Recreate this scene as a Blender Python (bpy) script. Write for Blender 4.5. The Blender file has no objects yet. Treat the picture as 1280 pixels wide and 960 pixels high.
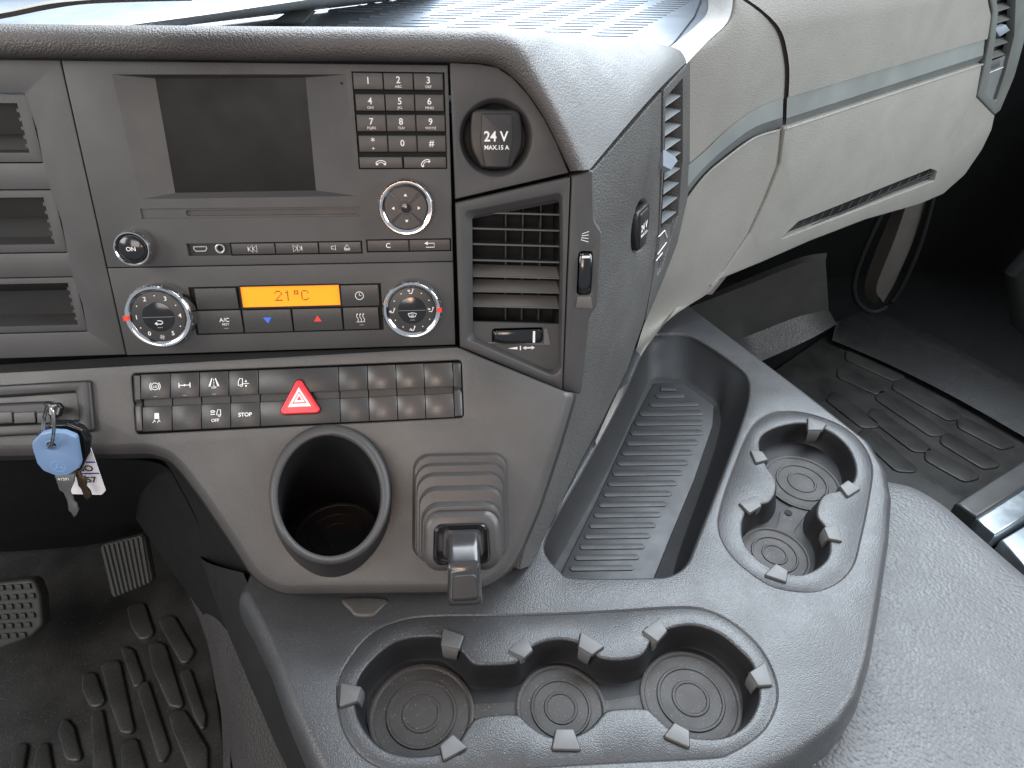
import bpy, bmesh, math, random
from math import sin, cos, pi, radians
from mathutils import Vector, Matrix
from mathutils.geometry import tessellate_polygon, delaunay_2d_cdt
random.seed(5)
sc = bpy.context.scene
C = sc.collection

# ------------------------------------------------------------------ camera
FPX, PITCH = 850.0, radians(38)
Xc = Vector((7800, 300, 850)).normalized()
dn = Vector((0, -cos(PITCH), sin(PITCH))); dn = (dn - Xc * dn.dot(Xc)).normalized()
Zc = -dn
Yc = Zc.cross(Xc)
if Yc.z < 0: Yc = -Yc
W = Matrix((Xc, Yc, Zc))                       # camera vector (right, up, forward) -> place
cam = bpy.data.objects.new('camera', bpy.data.cameras.new('camera'))
C.objects.link(cam); sc.camera = cam
R_, U_, F_ = W @ Vector((1, 0, 0)), W @ Vector((0, 1, 0)), W @ Vector((0, 0, 1))
cam.matrix_world = Matrix(((R_.x, U_.x, -F_.x, 0), (R_.y, U_.y, -F_.y, 0), (R_.z, U_.z, -F_.z, 0), (0, 0, 0, 1)))
cam.data.sensor_width = 36; cam.data.lens = FPX / 1280 * 36
cam.data.clip_start = 0.01; cam.data.clip_end = 50

# ------------------------------------------------------------------ light
world = bpy.data.worlds.new('World'); sc.world = world; world.use_nodes = True
world.node_tree.nodes['Background'].inputs[0].default_value = (0.80, 0.88, 1.0, 1)
world.node_tree.nodes['Background'].inputs[1].default_value = 0.48
def area(name, loc, target, sx, sy, power, col):
    l = bpy.data.lights.new(name, 'AREA'); l.shape = 'RECTANGLE'; l.size = sx; l.size_y = sy
    l.energy = power; l.color = col
    o = bpy.data.objects.new(name, l); C.objects.link(o); o.location = loc
    o.rotation_euler = (Vector(target) - Vector(loc)).to_track_quat('-Z', 'Y').to_euler()
    return o
area('windscreen_light', (0.5, 1.6, 1.0), (0.25, 0.4, -0.4), 2.6, 1.7, 165, (0.82, 0.91, 1.0))
area('passenger_window_light', (1.7, 0.2, 0.45), (0.2, 0.5, -0.4), 1.0, 0.8, 30, (0.88, 0.94, 1.0))
area('driver_window_light', (-1.3, -0.2, 0.55), (0.0, 0.45, -0.3), 0.9, 0.7, 17, (1.0, 0.97, 0.94))
area('cab_rear_light', (-0.35, -0.9, 0.35), (0.0, 0.4, -0.4), 0.7, 0.5, 6.5, (1.0, 0.93, 0.86))

sc.view_settings.view_transform = 'Standard'; sc.view_settings.look = 'None'
sc.view_settings.exposure = 0.12; sc.view_settings.gamma = 1.0

# ------------------------------------------------------------------ materials
MATS = {}
def mat(name, col, rough=0.5, grain=None, metal=0.0, spec=0.5, emit=0.0, var=0.12, coat=0.0, dust=0.0):
    """grain=(scale per metre, depth in metres, kind)"""
    if name in MATS: return MATS[name]
    m = bpy.data.materials.new(name); m.use_nodes = True; MATS[name] = m
    nt = m.node_tree; N = nt.nodes; L = nt.links; b = N['Principled BSDF']
    b.inputs['Roughness'].default_value = rough; b.inputs['Metallic'].default_value = metal
    b.inputs['Specular IOR Level'].default_value = spec
    b.inputs['Coat Weight'].default_value = coat; b.inputs['Coat Roughness'].default_value = 0.12
    tc = N.new('ShaderNodeTexCoord')
    n1 = N.new('ShaderNodeTexNoise'); n1.inputs['Scale'].default_value = 14; n1.inputs['Detail'].default_value = 6
    L.new(tc.outputs['Object'], n1.inputs['Vector'])
    rp = N.new('ShaderNodeMapRange'); rp.inputs['From Min'].default_value = 0.3; rp.inputs['From Max'].default_value = 0.7
    rp.inputs['To Min'].default_value = 1 - var; rp.inputs['To Max'].default_value = 1 + var
    L.new(n1.outputs['Fac'], rp.inputs['Value'])
    mx = N.new('ShaderNodeVectorMath'); mx.operation = 'SCALE'; mx.inputs[0].default_value = col
    L.new(rp.outputs['Result'], mx.inputs['Scale'])
    src = mx.outputs[0]
    if dust > 0:
        n3 = N.new('ShaderNodeTexNoise'); n3.inputs['Scale'].default_value = 900; n3.inputs['Detail'].default_value = 1
        L.new(tc.outputs['Object'], n3.inputs['Vector'])
        r3 = N.new('ShaderNodeMapRange'); r3.inputs['From Min'].default_value = 0.715; r3.inputs['From Max'].default_value = 0.76
        L.new(n3.outputs['Fac'], r3.inputs['Value'])
        m3 = N.new('ShaderNodeMath'); m3.operation = 'MULTIPLY'; m3.inputs[1].default_value = dust; L.new(r3.outputs['Result'], m3.inputs[0])
        mm = N.new('ShaderNodeMix'); mm.data_type = 'RGBA'; L.new(m3.outputs[0], mm.inputs['Factor']); L.new(src, mm.inputs['A'])
        mm.inputs['B'].default_value = (0.42, 0.40, 0.36, 1); src = mm.outputs['Result']
    L.new(src, b.inputs['Base Color'])
    if emit > 0:
        L.new(src, b.inputs['Emission Color']); b.inputs['Emission Strength'].default_value = emit
    r2 = N.new('ShaderNodeMapRange'); r2.inputs['From Min'].default_value = 0.3; r2.inputs['From Max'].default_value = 0.7
    r2.inputs['To Min'].default_value = max(0.02, rough - 0.05); r2.inputs['To Max'].default_value = min(1, rough + 0.06)
    n2 = N.new('ShaderNodeTexNoise'); n2.inputs['Scale'].default_value = 45; n2.inputs['Detail'].default_value = 4
    L.new(tc.outputs['Object'], n2.inputs['Vector']); L.new(n2.outputs['Fac'], r2.inputs['Value'])
    L.new(r2.outputs['Result'], b.inputs['Roughness'])
    if grain:
        s, d, kind = grain
        bp = N.new('ShaderNodeBump'); bp.inputs['Strength'].default_value = 1.0; bp.inputs['Distance'].default_value = d
        if kind == 'pebble':
            v = N.new('ShaderNodeTexVoronoi'); v.feature = 'SMOOTH_F1'; v.inputs['Scale'].default_value = s; v.inputs['Smoothness'].default_value = 0.5
            L.new(tc.outputs['Object'], v.inputs['Vector'])
            pw = N.new('ShaderNodeMath'); pw.operation = 'POWER'; pw.inputs[1].default_value = 1.6; L.new(v.outputs['Distance'], pw.inputs[0])
            iv = N.new('ShaderNodeMath'); iv.operation = 'MULTIPLY'; iv.inputs[1].default_value = -1; L.new(pw.outputs[0], iv.inputs[0])
            L.new(iv.outputs[0], bp.inputs['Height'])
        elif kind == 'leather':
            nz = N.new('ShaderNodeTexNoise'); nz.inputs['Scale'].default_value = s * 0.7; nz.inputs['Detail'].default_value = 2
            ad = N.new('ShaderNodeMixRGB'); ad.blend_type = 'ADD'; ad.inputs[0].default_value = 0.28 / s
            L.new(tc.outputs['Object'], nz.inputs['Vector']); L.new(tc.outputs['Object'], ad.inputs[1]); L.new(nz.outputs['Color'], ad.inputs[2])
            v = N.new('ShaderNodeTexVoronoi'); v.feature = 'SMOOTH_F1'; v.inputs['Scale'].default_value = s; v.inputs['Smoothness'].default_value = 0.35
            L.new(ad.outputs[0], v.inputs['Vector'])
            iv = N.new('ShaderNodeMath'); iv.operation = 'MULTIPLY'; iv.inputs[1].default_value = -1; L.new(v.outputs['Distance'], iv.inputs[0])
            L.new(iv.outputs[0], bp.inputs['Height'])
        else:
            v = N.new('ShaderNodeTexNoise'); v.inputs['Scale'].default_value = s; v.inputs['Detail'].default_value = 3
            L.new(tc.outputs['Object'], v.inputs['Vector']); L.new(v.outputs['Fac'], bp.inputs['Height'])
        L.new(bp.outputs['Normal'], b.inputs['Normal'])
    return m

M_RADIO = mat('radio_plastic', (0.056, 0.0545, 0.053), 0.5, (1500, 0.00012, 'noise'))
M_BTN = mat('button_plastic', (0.040, 0.038, 0.036), 0.40, (1500, 0.00008, 'noise'))
M_BLACK = mat('black_plastic', (0.012, 0.012, 0.012), 0.42)
M_SHINE = mat('gloss_black', (0.010, 0.010, 0.011), 0.16, spec=0.6)
M_VOID = mat('dark_cavity', (0.006, 0.006, 0.006), 0.8)
M_FASC = mat('fascia_plastic', (0.074, 0.0705, 0.067), 0.38, (1600, 0.00022, 'noise'), dust=0.25)
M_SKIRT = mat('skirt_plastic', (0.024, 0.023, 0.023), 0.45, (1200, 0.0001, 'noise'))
M_PAD = mat('soft_pad', (0.082, 0.075, 0.070), 0.55, (760, 0.0006, 'leather'))
M_HOOD = mat('hood_grain', (0.125, 0.127, 0.124), 0.56, (640, 0.00035, 'leather'))
M_SIDE = mat('side_grain', (0.080, 0.078, 0.074), 0.45, (640, 0.0006, 'leather'))
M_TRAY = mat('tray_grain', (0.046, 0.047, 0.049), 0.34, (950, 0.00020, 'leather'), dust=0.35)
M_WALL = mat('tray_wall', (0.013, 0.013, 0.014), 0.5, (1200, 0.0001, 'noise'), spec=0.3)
M_CLIP = mat('clip_rubber', (0.088, 0.088, 0.087), 0.45, (1800, 0.00006, 'noise'))
M_RUB = mat('rubber_mat', (0.030, 0.026, 0.0235), 0.50, (1500, 0.0001, 'noise'), dust=0.45, spec=0.35)
M_BINM = mat('bin_rubber', (0.017, 0.0175, 0.019), 0.44, (1500, 0.0001, 'noise'), dust=0.2)
M_CREAM = mat('cream_panel', (0.262, 0.252, 0.224), 0.42, (900, 0.0003, 'leather'), var=0.05)
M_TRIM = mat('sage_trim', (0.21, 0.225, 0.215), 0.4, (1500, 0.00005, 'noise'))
M_SHELF = mat('shelf_mat', (0.23, 0.26, 0.30), 0.4, (1500, 0.00005, 'noise'))
M_HUMP = mat('vinyl_cover', (0.078, 0.079, 0.081), 0.46, (330, 0.0008, 'pebble'))
M_CARP = mat('tunnel_side', (0.055, 0.050, 0.048), 0.6, (260, 0.0025, 'pebble'))
M_FLOOR = mat('floor_rubber', (0.030, 0.029, 0.027), 0.40, (300, 0.0004, 'noise'), dust=0.7, var=0.4)
M_DARK = mat('dark_trim', (0.009, 0.009, 0.009), 0.65, (900, 0.0003, 'noise'), spec=0.25)
M_PEDAL = mat('pedal_rubber', (0.042, 0.042, 0.036), 0.6, (700, 0.0003, 'noise'))
M_CHROME = mat('chrome', (0.72, 0.72, 0.72), 0.13, metal=1.0, var=0.02)
M_STEEL = mat('steel', (0.50, 0.48, 0.44), 0.3, metal=1.0, var=0.1)
M_BRASS = mat('worn_brass', (0.24, 0.17, 0.11), 0.35, metal=1.0, var=0.25)
M_WHITE = mat('white_print', (0.82, 0.80, 0.78), 0.5, var=0.02)
M_GREY = mat('grey_print', (0.25, 0.24, 0.23), 0.5, var=0.02)
M_RED = mat('red_plastic', (0.70, 0.022, 0.035), 0.3, var=0.03)
M_REDP = mat('red_print', (0.75, 0.05, 0.03), 0.5, var=0.02)
M_BLUEP = mat('blue_print', (0.05, 0.16, 0.75), 0.5, var=0.02)
M_NAVY = mat('navy_print', (0.03, 0.04, 0.35), 0.5, var=0.02)
M_INK = mat('ink', (0.015, 0.015, 0.02), 0.5, var=0.02)
M_LCD = mat('lcd_orange', (0.95, 0.29, 0.02), 0.6, emit=0.62, var=0.05, spec=0.1)
M_LCDI = mat('lcd_ink', (0.10, 0.03, 0.01), 0.5, var=0.02)
M_GLASS = mat('screen_glass', (0.012, 0.0115, 0.011), 0.26, (12, 0.0004, 'noise'), spec=0.09, var=0.35)
M_BLUE = mat('blue_key_cover', (0.17, 0.27, 0.44), 0.35, var=0.04)
M_PAPER = mat('tag_card', (0.78, 0.78, 0.80), 0.35, var=0.02)
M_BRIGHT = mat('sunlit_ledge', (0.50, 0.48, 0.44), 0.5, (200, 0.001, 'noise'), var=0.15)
M_ALU = mat('sill_metal', (0.42, 0.47, 0.50), 0.32, metal=0.8, var=0.25)
M_DUSTY = mat('dusty_slat', (0.13, 0.12, 0.11), 0.6, (1500, 0.0002, 'noise'), var=0.25)
M_SLATG = mat('grey_slat', (0.28, 0.30, 0.31), 0.4)

# ------------------------------------------------------------------ frames
def ray(x, y): return W @ Vector(((x - 640) / FPX, -(y - 480) / FPX, 1))
class Fr:
    def __init__(s, O, U, V):
        s.O = Vector(O); s.U = Vector(U).normalized(); s.V = Vector(V).normalized(); s.N = s.U.cross(s.V).normalized()
    def px(s, x, y, h=0.0):
        d = ray(x, y); p = s.O + s.N * h; P = d * (p.dot(s.N) / d.dot(s.N)) - s.O
        return Vector((P.dot(s.U), P.dot(s.V)))
    def P(s, u, v, h=0.0): return s.O + s.U * u + s.V * v + s.N * h
    def pw(s, x, y, h=0.0): q = s.px(x, y, h); return s.P(q.x, q.y, h)
    def mx(s, u=0, v=0, h=0, rot=0):
        U, V = s.U * cos(rot) + s.V * sin(rot), s.V * cos(rot) - s.U * sin(rot)
        o = s.P(u, v, h)
        return Matrix(((U.x, V.x, s.N.x, o.x), (U.y, V.y, s.N.y, o.y), (U.z, V.z, s.N.z, o.z), (0, 0, 0, 1)))
    def rect(s, x0, y0, x1, y1, h=0):
        a = s.px(x0, (y0 + y1) / 2, h).x; b = s.px(x1, (y0 + y1) / 2, h).x
        t = s.px((x0 + x1) / 2, y0, h).y; c = s.px((x0 + x1) / 2, y1, h).y
        return (a + b) / 2, (t + c) / 2, b - a, t - c      # centre u, v, width, height
    def off(s, h): return Fr(s.O + s.N * h, s.U, s.V)
def tilt(d): a = radians(d); return Vector((0, sin(a), cos(a)))
A = Fr(ray(350, 260) * 0.5, (1, 0, 0), tilt(15.5))
B = Fr(A.pw(350, 442) + A.N * 0.012, (1, 0, 0), tilt(38))
ZT = B.pw(500, 735).z - 0.032
T = Fr((0, 0, ZT), (1, 0, 0), (0, 1, 0))
SA = radians(55)
sd = Vector((cos(SA), sin(SA), 0))
C1, Cb = A.pw(742, 212, -.010), B.pw(652, 722, -.036)
sn = sd.cross(C1 - Cb).normalized()
if sn.dot(C1) > 0: sn = -sn
S = Fr(C1, sd, sn.cross(sd))
gd = Vector((cos(radians(30)), sin(radians(30)), 0))
G = Fr(S.pw(860, 206), gd, (0, 0, 1))
SH = Fr((0, 0, -0.150), (1, 0, 0), (0, 1, 0))
def Zp(x, y, z): d = ray(x, y); return d * (z / d.z)
def Yp(x, y, yy): d = ray(x, y); return d * (yy / d.y)
def Dp(x, y, dist): return ray(x, y) * dist

# ------------------------------------------------------------------ 2D helpers
def area2(p): return sum(p[i][0] * p[(i + 1) % len(p)][1] - p[(i + 1) % len(p)][0] * p[i][1] for i in range(len(p))) / 2
def ccw(p): p = [Vector((q[0], q[1])) for q in p]; return p if area2(p) > 0 else p[::-1]
def offset(p, d):
    if d == 0: return list(p)
    n = len(p); out = []
    for i in range(n):
        a, b, c = p[i - 1], p[i], p[(i + 1) % n]
        e1, e2 = (b - a), (c - b)
        if e1.length < 1e-9: e1 = e2
        if e2.length < 1e-9: e2 = e1
        e1 = e1.normalized(); e2 = e2.normalized()
        n1, n2 = Vector((e1.y, -e1.x)), Vector((e2.y, -e2.x)); m = n1 + n2
        if m.length < 1e-6: m = n1
        m.normalize(); out.append(b + m * (d / max(0.5, m.dot(n1))))
    for _ in range(6):      # collapse edges that folded over in tight corners
        fl = [(out[(i + 1) % n] - out[i]).dot(p[(i + 1) % n] - p[i]) < -1e-12 for i in range(n)]
        if not any(fl) or all(fl): break
        i0 = fl.index(False); i = 1
        while i <= n:
            if fl[(i0 + i) % n]:
                j = i
                while fl[(i0 + j) % n]: j += 1
                ids = [(i0 + k) % n for k in range(i, j + 1)]; mean = sum((out[k] for k in ids), Vector((0, 0))) / len(ids)
                for k in ids: out[k] = mean.copy()
                i = j
            i += 1
    return out
def rpoly(pts, r, seg=6):
    pts = [Vector((q[0], q[1])) for q in pts]; n = len(pts); out = []
    for i in range(n):
        a, b, c = pts[i - 1], pts[i], pts[(i + 1) % n]
        rr = r[i] if isinstance(r, (list, tuple)) else r
        e1, e2 = (a - b), (c - b); l1, l2 = e1.length, e2.length; e1 /= l1; e2 /= l2
        ang = math.acos(max(-1, min(1, e1.dot(e2))))
        if rr <= 0 or ang > pi - 0.02: out.append(b); continue
        t = min(rr / math.tan(ang / 2), 0.48 * l1, 0.48 * l2); rr2 = t * math.tan(ang / 2)
        bis = (e1 + e2).normalized(); c0 = b + bis * (rr2 / sin(ang / 2))
        p1, p2 = b + e1 * t - c0, b + e2 * t - c0
        a1 = math.atan2(p1.y, p1.x); a2 = math.atan2(p2.y, p2.x); da = (a2 - a1 + pi) % (2 * pi) - pi
        k = max(2, int(seg * abs(da) / (pi / 2)) + 1)
        for j in range(k + 1):
            q = a1 + da * j / k; out.append(c0 + Vector((cos(q), sin(q))) * rr2)
    return out
def catm(pts, closed=True, sub=4):
    n = len(pts); P = [Vector(q) for q in pts]; out = []
    rng = range(n) if closed else range(n - 1)
    for i in rng:
        if closed: p0, p1, p2, p3 = P[i - 1], P[i], P[(i + 1) % n], P[(i + 2) % n]
        else: p0, p1, p2, p3 = P[max(0, i - 1)], P[i], P[i + 1], P[min(n - 1, i + 2)]
        for k in range(sub):
            t = k / sub
            out.append(0.5 * ((2 * p1) + (p2 - p0) * t + (2 * p0 - 5 * p1 + 4 * p2 - p3) * t * t + (3 * p1 - p0 - 3 * p2 + p3) * t ** 3))
    if not closed: out.append(P[-1])
    return out
def resamp(P, n, closed=False):
    P = [Vector(p) for p in P]
    if closed: P = P + [P[0]]
    L = [0]
    for i in range(1, len(P)): L.append(L[-1] + (P[i] - P[i - 1]).length)
    out = []; j = 0; m = n if closed else n - 1
    for k in range(n):
        s = L[-1] * k / m
        while j < len(L) - 2 and L[j + 1] < s: j += 1
        f = (s - L[j]) / max(1e-12, L[j + 1] - L[j]); out.append(P[j].lerp(P[j + 1], min(1, f)))
    return out
def circ(r, n=48, cx=0, cy=0, a0=0): return [Vector((cx + r * cos(a0 + 2 * pi * i / n), cy + r * sin(a0 + 2 * pi * i / n))) for i in range(n)]
def box2(w, h, r=0, seg=4, cx=0, cy=0):
    p = [(cx - w / 2, cy - h / 2), (cx + w / 2, cy - h / 2), (cx + w / 2, cy + h / 2), (cx - w / 2, cy + h / 2)]
    return rpoly(p, r, seg) if r else [Vector(q) for q in p]
def arc_prof(r, depth, seg=4):
    o = [(-r + r * sin(pi / 2 * i / seg), -r * (1 - cos(pi / 2 * i / seg))) for i in range(seg + 1)]
    if depth > r: o.append((0, -depth))
    return o
# ------------------------------------------------------------------ mesh helpers
def ringfaces(bm, a, b, closed=True, smooth=True):
    n = len(a)
    for i in range(n if closed else n - 1):
        j = (i + 1) % n
        vs = []
        for v in (a[i], a[j], b[j], b[i]):
            if v not in vs: vs.append(v)
        if len(vs) > 2:
            try: f = bm.faces.new(vs); f.smooth = smooth
            except ValueError: pass
def inpoly(x, y, p):
    c_ = False; j = len(p) - 1
    for i in range(len(p)):
        if (p[i][1] > y) != (p[j][1] > y) and x < (p[j][0] - p[i][0]) * (y - p[i][1]) / (p[j][1] - p[i][1]) + p[i][0]: c_ = not c_
        j = i
    return c_
def cap_flat(bm, loops):
    vs = [v for l in loops for v in l]; co = [Vector((v.co.x, v.co.y)) for v in vs]; ed = []; k = 0
    for l in loops:
        ed += [(k + i, k + (i + 1) % len(l)) for i in range(len(l))]; k += len(l)
    vo, eo, fo, ov, oe, of = delaunay_2d_cdt(co, ed, [], 0, 1e-7)
    P_ = [[(v.co.x, v.co.y) for v in l] for l in loops]; z = vs[0].co.z
    mp = [vs[ov[i][0]] if ov[i] else bm.verts.new((vo[i].x, vo[i].y, z)) for i in range(len(vo))]
    for t in fo:
        cx = sum(vo[i].x for i in t) / len(t); cy = sum(vo[i].y for i in t) / len(t)
        if not inpoly(cx, cy, P_[0]) or any(inpoly(cx, cy, q) for q in P_[1:]): continue
        try: f = bm.faces.new([mp[i] for i in t]); f.smooth = False
        except ValueError: pass
def cap(bm, loops):
    """loops: lists of BMVerts, first is outer"""
    pl = [[v.co for v in l] for l in loops]; fl = [v for l in loops for v in l]
    for t in tessellate_polygon(pl):
        try: f = bm.faces.new([fl[i] for i in t]); f.smooth = False
        except ValueError: pass
def slab(bm, outer, holes=(), h=0.0, po=((0, 0),), ph=((0, 0),), hole_profs=None, bottom=False, wf=None):
    outer = ccw(outer); holes = [ccw(q) for q in holes]; firsts = []
    for k, lp in enumerate([outer] + holes):
        pr = po if k == 0 else (hole_profs[k - 1] if hole_profs else ph)
        sg = 1 if k == 0 else -1; prev = None
        for d, dh in pr:
            pts = offset(lp, sg * d)
            if wf and k == 0: pts = [Vector((b.x, min(b.y, a.y + .001))) for a, b in zip(lp, pts)]
            ring = [bm.verts.new((q.x, q.y, h + dh)) for q in pts]
            if prev is None: firsts.append(ring)
            else: ringfaces(bm, prev, ring)
            prev = ring
        if k == 0 and bottom: cap_flat(bm, [prev])
    cap_flat(bm, firsts); return firsts
def loft(bm, rings, closed=True, capend=False, capstart=False):
    R = [[bm.verts.new(Vector(p)) for p in r] for r in rings]
    for a, b in zip(R, R[1:]): ringfaces(bm, a, b, closed)
    if capend: cap(bm, [R[-1]])
    if capstart: cap(bm, [R[0]])
    return R
def lathe(bm, prof, n=48, c=(0, 0)):
    return loft(bm, [[(c[0] + r * cos(2 * pi * i / n), c[1] + r * sin(2 * pi * i / n), h) for i in range(n)] for r, h in prof])
def tube(bm, pts, r, n=8, caps=True):
    pts = [Vector(p) for p in pts]; rings = []
    for i, p in enumerate(pts):
        d = (pts[min(i + 1, len(pts) - 1)] - pts[max(i - 1, 0)]).normalized()
        s = d.cross(Vector((0, 0, 1)) if abs(d.z) < 0.9 else Vector((1, 0, 0))).normalized(); t = d.cross(s)
        rr = r[i] if isinstance(r, (list, tuple)) else r
        rings.append([p + s * rr * cos(2 * pi * k / n) + t * rr * sin(2 * pi * k / n) for k in range(n)])
    loft(bm, rings, True, caps, caps)
def stroke(bm, pts, w, h=0.00012):
    pts = [Vector(p) for p in pts]; l, r = [], []
    for i, p in enumerate(pts):
        d = pts[min(i + 1, len(pts) - 1)] - pts[max(i - 1, 0)]
        if i and i < len(pts) - 1 and d.length < 1e-9: d = pts[i] - pts[i - 1]
        d = d.normalized(); q = Vector((-d.y, d.x)) * w / 2
        l.append(bm.verts.new((p.x + q.x, p.y + q.y, h))); r.append(bm.verts.new((p.x - q.x, p.y - q.y, h)))
    ringfaces(bm, l, r, False, False)
def fillp(bm, pts, h=0.00012): cap(bm, [[bm.verts.new((p[0], p[1], h)) for p in pts]])
def bx(bm, x0, x1, y0, y1, z0, z1):
    v = [bm.verts.new((x, y, z)) for z in (z0, z1) for x, y in ((x0, y0), (x1, y0), (x1, y1), (x0, y1))]
    for f in ((0, 1, 2, 3), (4, 5, 6, 7), (0, 1, 5, 4), (1, 2, 6, 5), (2, 3, 7, 6), (3, 0, 4, 7)): bm.faces.new([v[i] for i in f])
def mesh(name, fn, sharp=40):
    bm = bmesh.new(); fn(bm) if callable(fn) else None
    bmesh.ops.remove_doubles(bm, verts=bm.verts, dist=1e-7)
    bmesh.ops.recalc_face_normals(bm, faces=bm.faces)
    me = bpy.data.meshes.new(name); bm.to_mesh(me); bm.free(); me.set_sharp_from_angle(angle=radians(sharp)); return me
I4 = Matrix.Identity(4)
WM = {}
def root(name, label, cat, loc, group=None, kind=None):
    o = bpy.data.objects.new(name, None); C.objects.link(o); o.empty_display_size = 0.02
    m = Matrix.Translation(Vector(loc)); o.matrix_basis = m; WM[o] = m
    o['label'] = label; o['category'] = cat
    if group: o['group'] = group
    return o
def put(name, me, material, parent=None, mtx=I4, label=None, kind=None):
    if callable(me): me = mesh(name, me)
    if material is not None and not me.materials: me.materials.append(material)
    o = bpy.data.objects.new(name, me); C.objects.link(o); WM[o] = mtx
    if parent: o.parent = parent; o.matrix_basis = WM[parent].inverted() @ mtx
    else: o.matrix_basis = mtx
    if label: o['label'] = label
    if kind: o['kind'] = kind
    return o
def single(name, me, material, label, cat, mtx=I4, group=None):
    o = put(name, me, material, None, mtx, label); o['category'] = cat
    if group: o['group'] = group
    return o
def struct(name, me, material, mtx=I4): return put(name, me, material, None, mtx, kind='structure')
FONTC = {}
def text_mesh(s, size, bold=0.0, sx=1.0):
    k = (s, size, bold, sx)
    if k in FONTC: return FONTC[k].copy()
    cu = bpy.data.curves.new('lettering', 'FONT'); cu.body = s; cu.size = size; cu.align_x = 'CENTER'; cu.align_y = 'CENTER'
    cu.offset = bold; cu.extrude = 0.00008; cu.resolution_u = 3
    o = bpy.data.objects.new('lettering_tmp', cu); C.objects.link(o)
    bpy.context.view_layer.update()
    me = bpy.data.meshes.new_from_object(o.evaluated_get(bpy.context.evaluated_depsgraph_get()))
    me.materials.clear()
    if sx != 1:
        for v in me.vertices: v.co.x *= sx
    bpy.data.objects.remove(o); bpy.data.curves.remove(cu); me.name = 'lettering'; FONTC[k] = me; return me
def text(fr, u, v, h, s, size, parent, material=None, bold=0.0, rot=0, sx=1.0, name='lettering'):
    return put(name, text_mesh(s, size, bold, sx), material or M_WHITE, parent, fr.mx(u, v, h + 0.0001, rot))
def symbol(fr, u, v, h, fn, parent, material=None, name='symbol', rot=0):
    return put(name, fn, material or M_WHITE, parent, fr.mx(u, v, h, rot))
def ruled(bm, c1, c2, n=24, m=10, bulge=None):
    """surface between two space curves; bulge(t)->vector"""
    a, b = resamp(c1, n), resamp(c2, n); rows = []
    for k in range(m + 1):
        t = k / m; rows.append([a[i].lerp(b[i], t) + (bulge(t, i / (n - 1)) if bulge else Vector((0, 0, 0))) for i in range(n)])
    loft(bm, rows, False)
def pxl(fr, pts, h=0.0): return [fr.px(x, y, h) for x, y in pts]
def key_cap(w, hgt, t, r=0.0006, bev=0.0004):
    return mesh('key', lambda bm: slab(bm, box2(w, hgt, r, 3), (), t, arc_prof(bev, t + 0.001, 3)))

# =================================================================== DASHBOARD SHELL
dash = root('dashboard', 'dark grey truck dashboard shell with soft padded brow and grained right flank', 'dashboard', A.pw(400, 260, -0.03))
# base sheet behind all panels on plane A (dark gaps show it)
put('backing', lambda bm: slab(bm, pxl(A, [(-300, 60), (600, 60), (650, 80), (730, 215), (740, 240), (725, 492), (560, 446), (-300, 470)], -0.06), (), -0.06, ((0, 0), (0, -0.01))), M_VOID, dash, A.mx())
# socket panel (24V)
sock_poly = pxl(A, [(562, 78), (600, 80), (621, 84), (641, 97), (661, 119), (681, 149), (696, 179), (711, 216), (569, 249)])
def f(bm):
    c = A.px(620, 173)
    slab(bm, sock_poly, [circ(0.0268, 56, c.x, c.y)], 0.0, arc_prof(0.0008, 0.004, 3), hole_profs=[[(-0.0012, 0), (-0.0004, -0.0003), (0.0004, -0.0015), (0.0022, -0.004), (0.0035, -0.009), (0.004, -0.016)]])
put('socket_panel', f, M_RADIO, dash, A.mx())
# brow pad
inner = [(-300, 71), (0, 72), (300, 75), (460, 76), (560, 77.5), (600, 79), (622, 84), (641, 96), (661, 118), (681, 148), (696, 178), (713, 214)]
outer = [(-300, 26), (0, 30), (300, 33), (460, 34), (560, 36), (612, 37), (641, 44), (658, 56), (670, 78), (691, 116), (714, 160), (737, 212)]
def padrow(t, h, ex=0):
    r = []
    for (a, b), (c, d) in zip(inner, outer):
        r.append(A.pw(a + (c - a) * t, b + (d - b) * t, h) + Vector((0, ex, 0)))
    return catm(r, False, 5)
def f(bm):
    rows = [padrow(-0.02, -0.004), padrow(0.0, 0.003), padrow(0.06, 0.0085), padrow(0.2, 0.0125), padrow(0.4, 0.0145), padrow(0.62, 0.0145), padrow(0.8, 0.0125), padrow(0.93, 0.008), padrow(1.0, 0.0)]
    last = rows[-1]; rows.append([p + Vector((0, 0.012, -0.002)) for p in last]); rows.append([p + Vector((0, 0.05, -0.03)) for p in last])
    R = loft(bm, rows, False); cap(bm, [[r[-1] for r in R]])
put('brow_pad', f, M_PAD, dash)
padouter = padrow(1.0, 0.0)
# light grained hood cover: triangular, apex where pad and shelf meet
seg = [p for p in padouter]
start = 5 * 4
padc = seg[start:]
K2 = S.pw(858, 78)
topc = [padc[0] + Vector((0, 0.002, -0.0005))]
tp = [(640, 38), (700, 42), (760, 47), (810, 53), (838, 58), (851, 64), (858, 76)]
for i, (x, y) in enumerate(tp):
    t = (i + 1) / len(tp); yy = padc[0].y + (K2.y - padc[0].y) * ((x - 560) / 298.0)
    topc.append(Yp(x, y, yy))
topc = catm(topc, False, 4); topc[-1] = K2
hood = put('hood_cover', lambda bm: ruled(bm, padc, topc, 60, 16, lambda t, s: Vector((0.2, -0.4, 0.9)) * 0.010 * s * math.sin(pi * t)), M_HOOD, dash)
put('hood_roll', lambda bm: loft(bm, [topc, [p + Vector((0.0, 0.01, -0.003)) for p in topc], [p + Vector((0.002, 0.02, -0.03)) for p in topc]], False), M_HOOD, dash)
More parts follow.
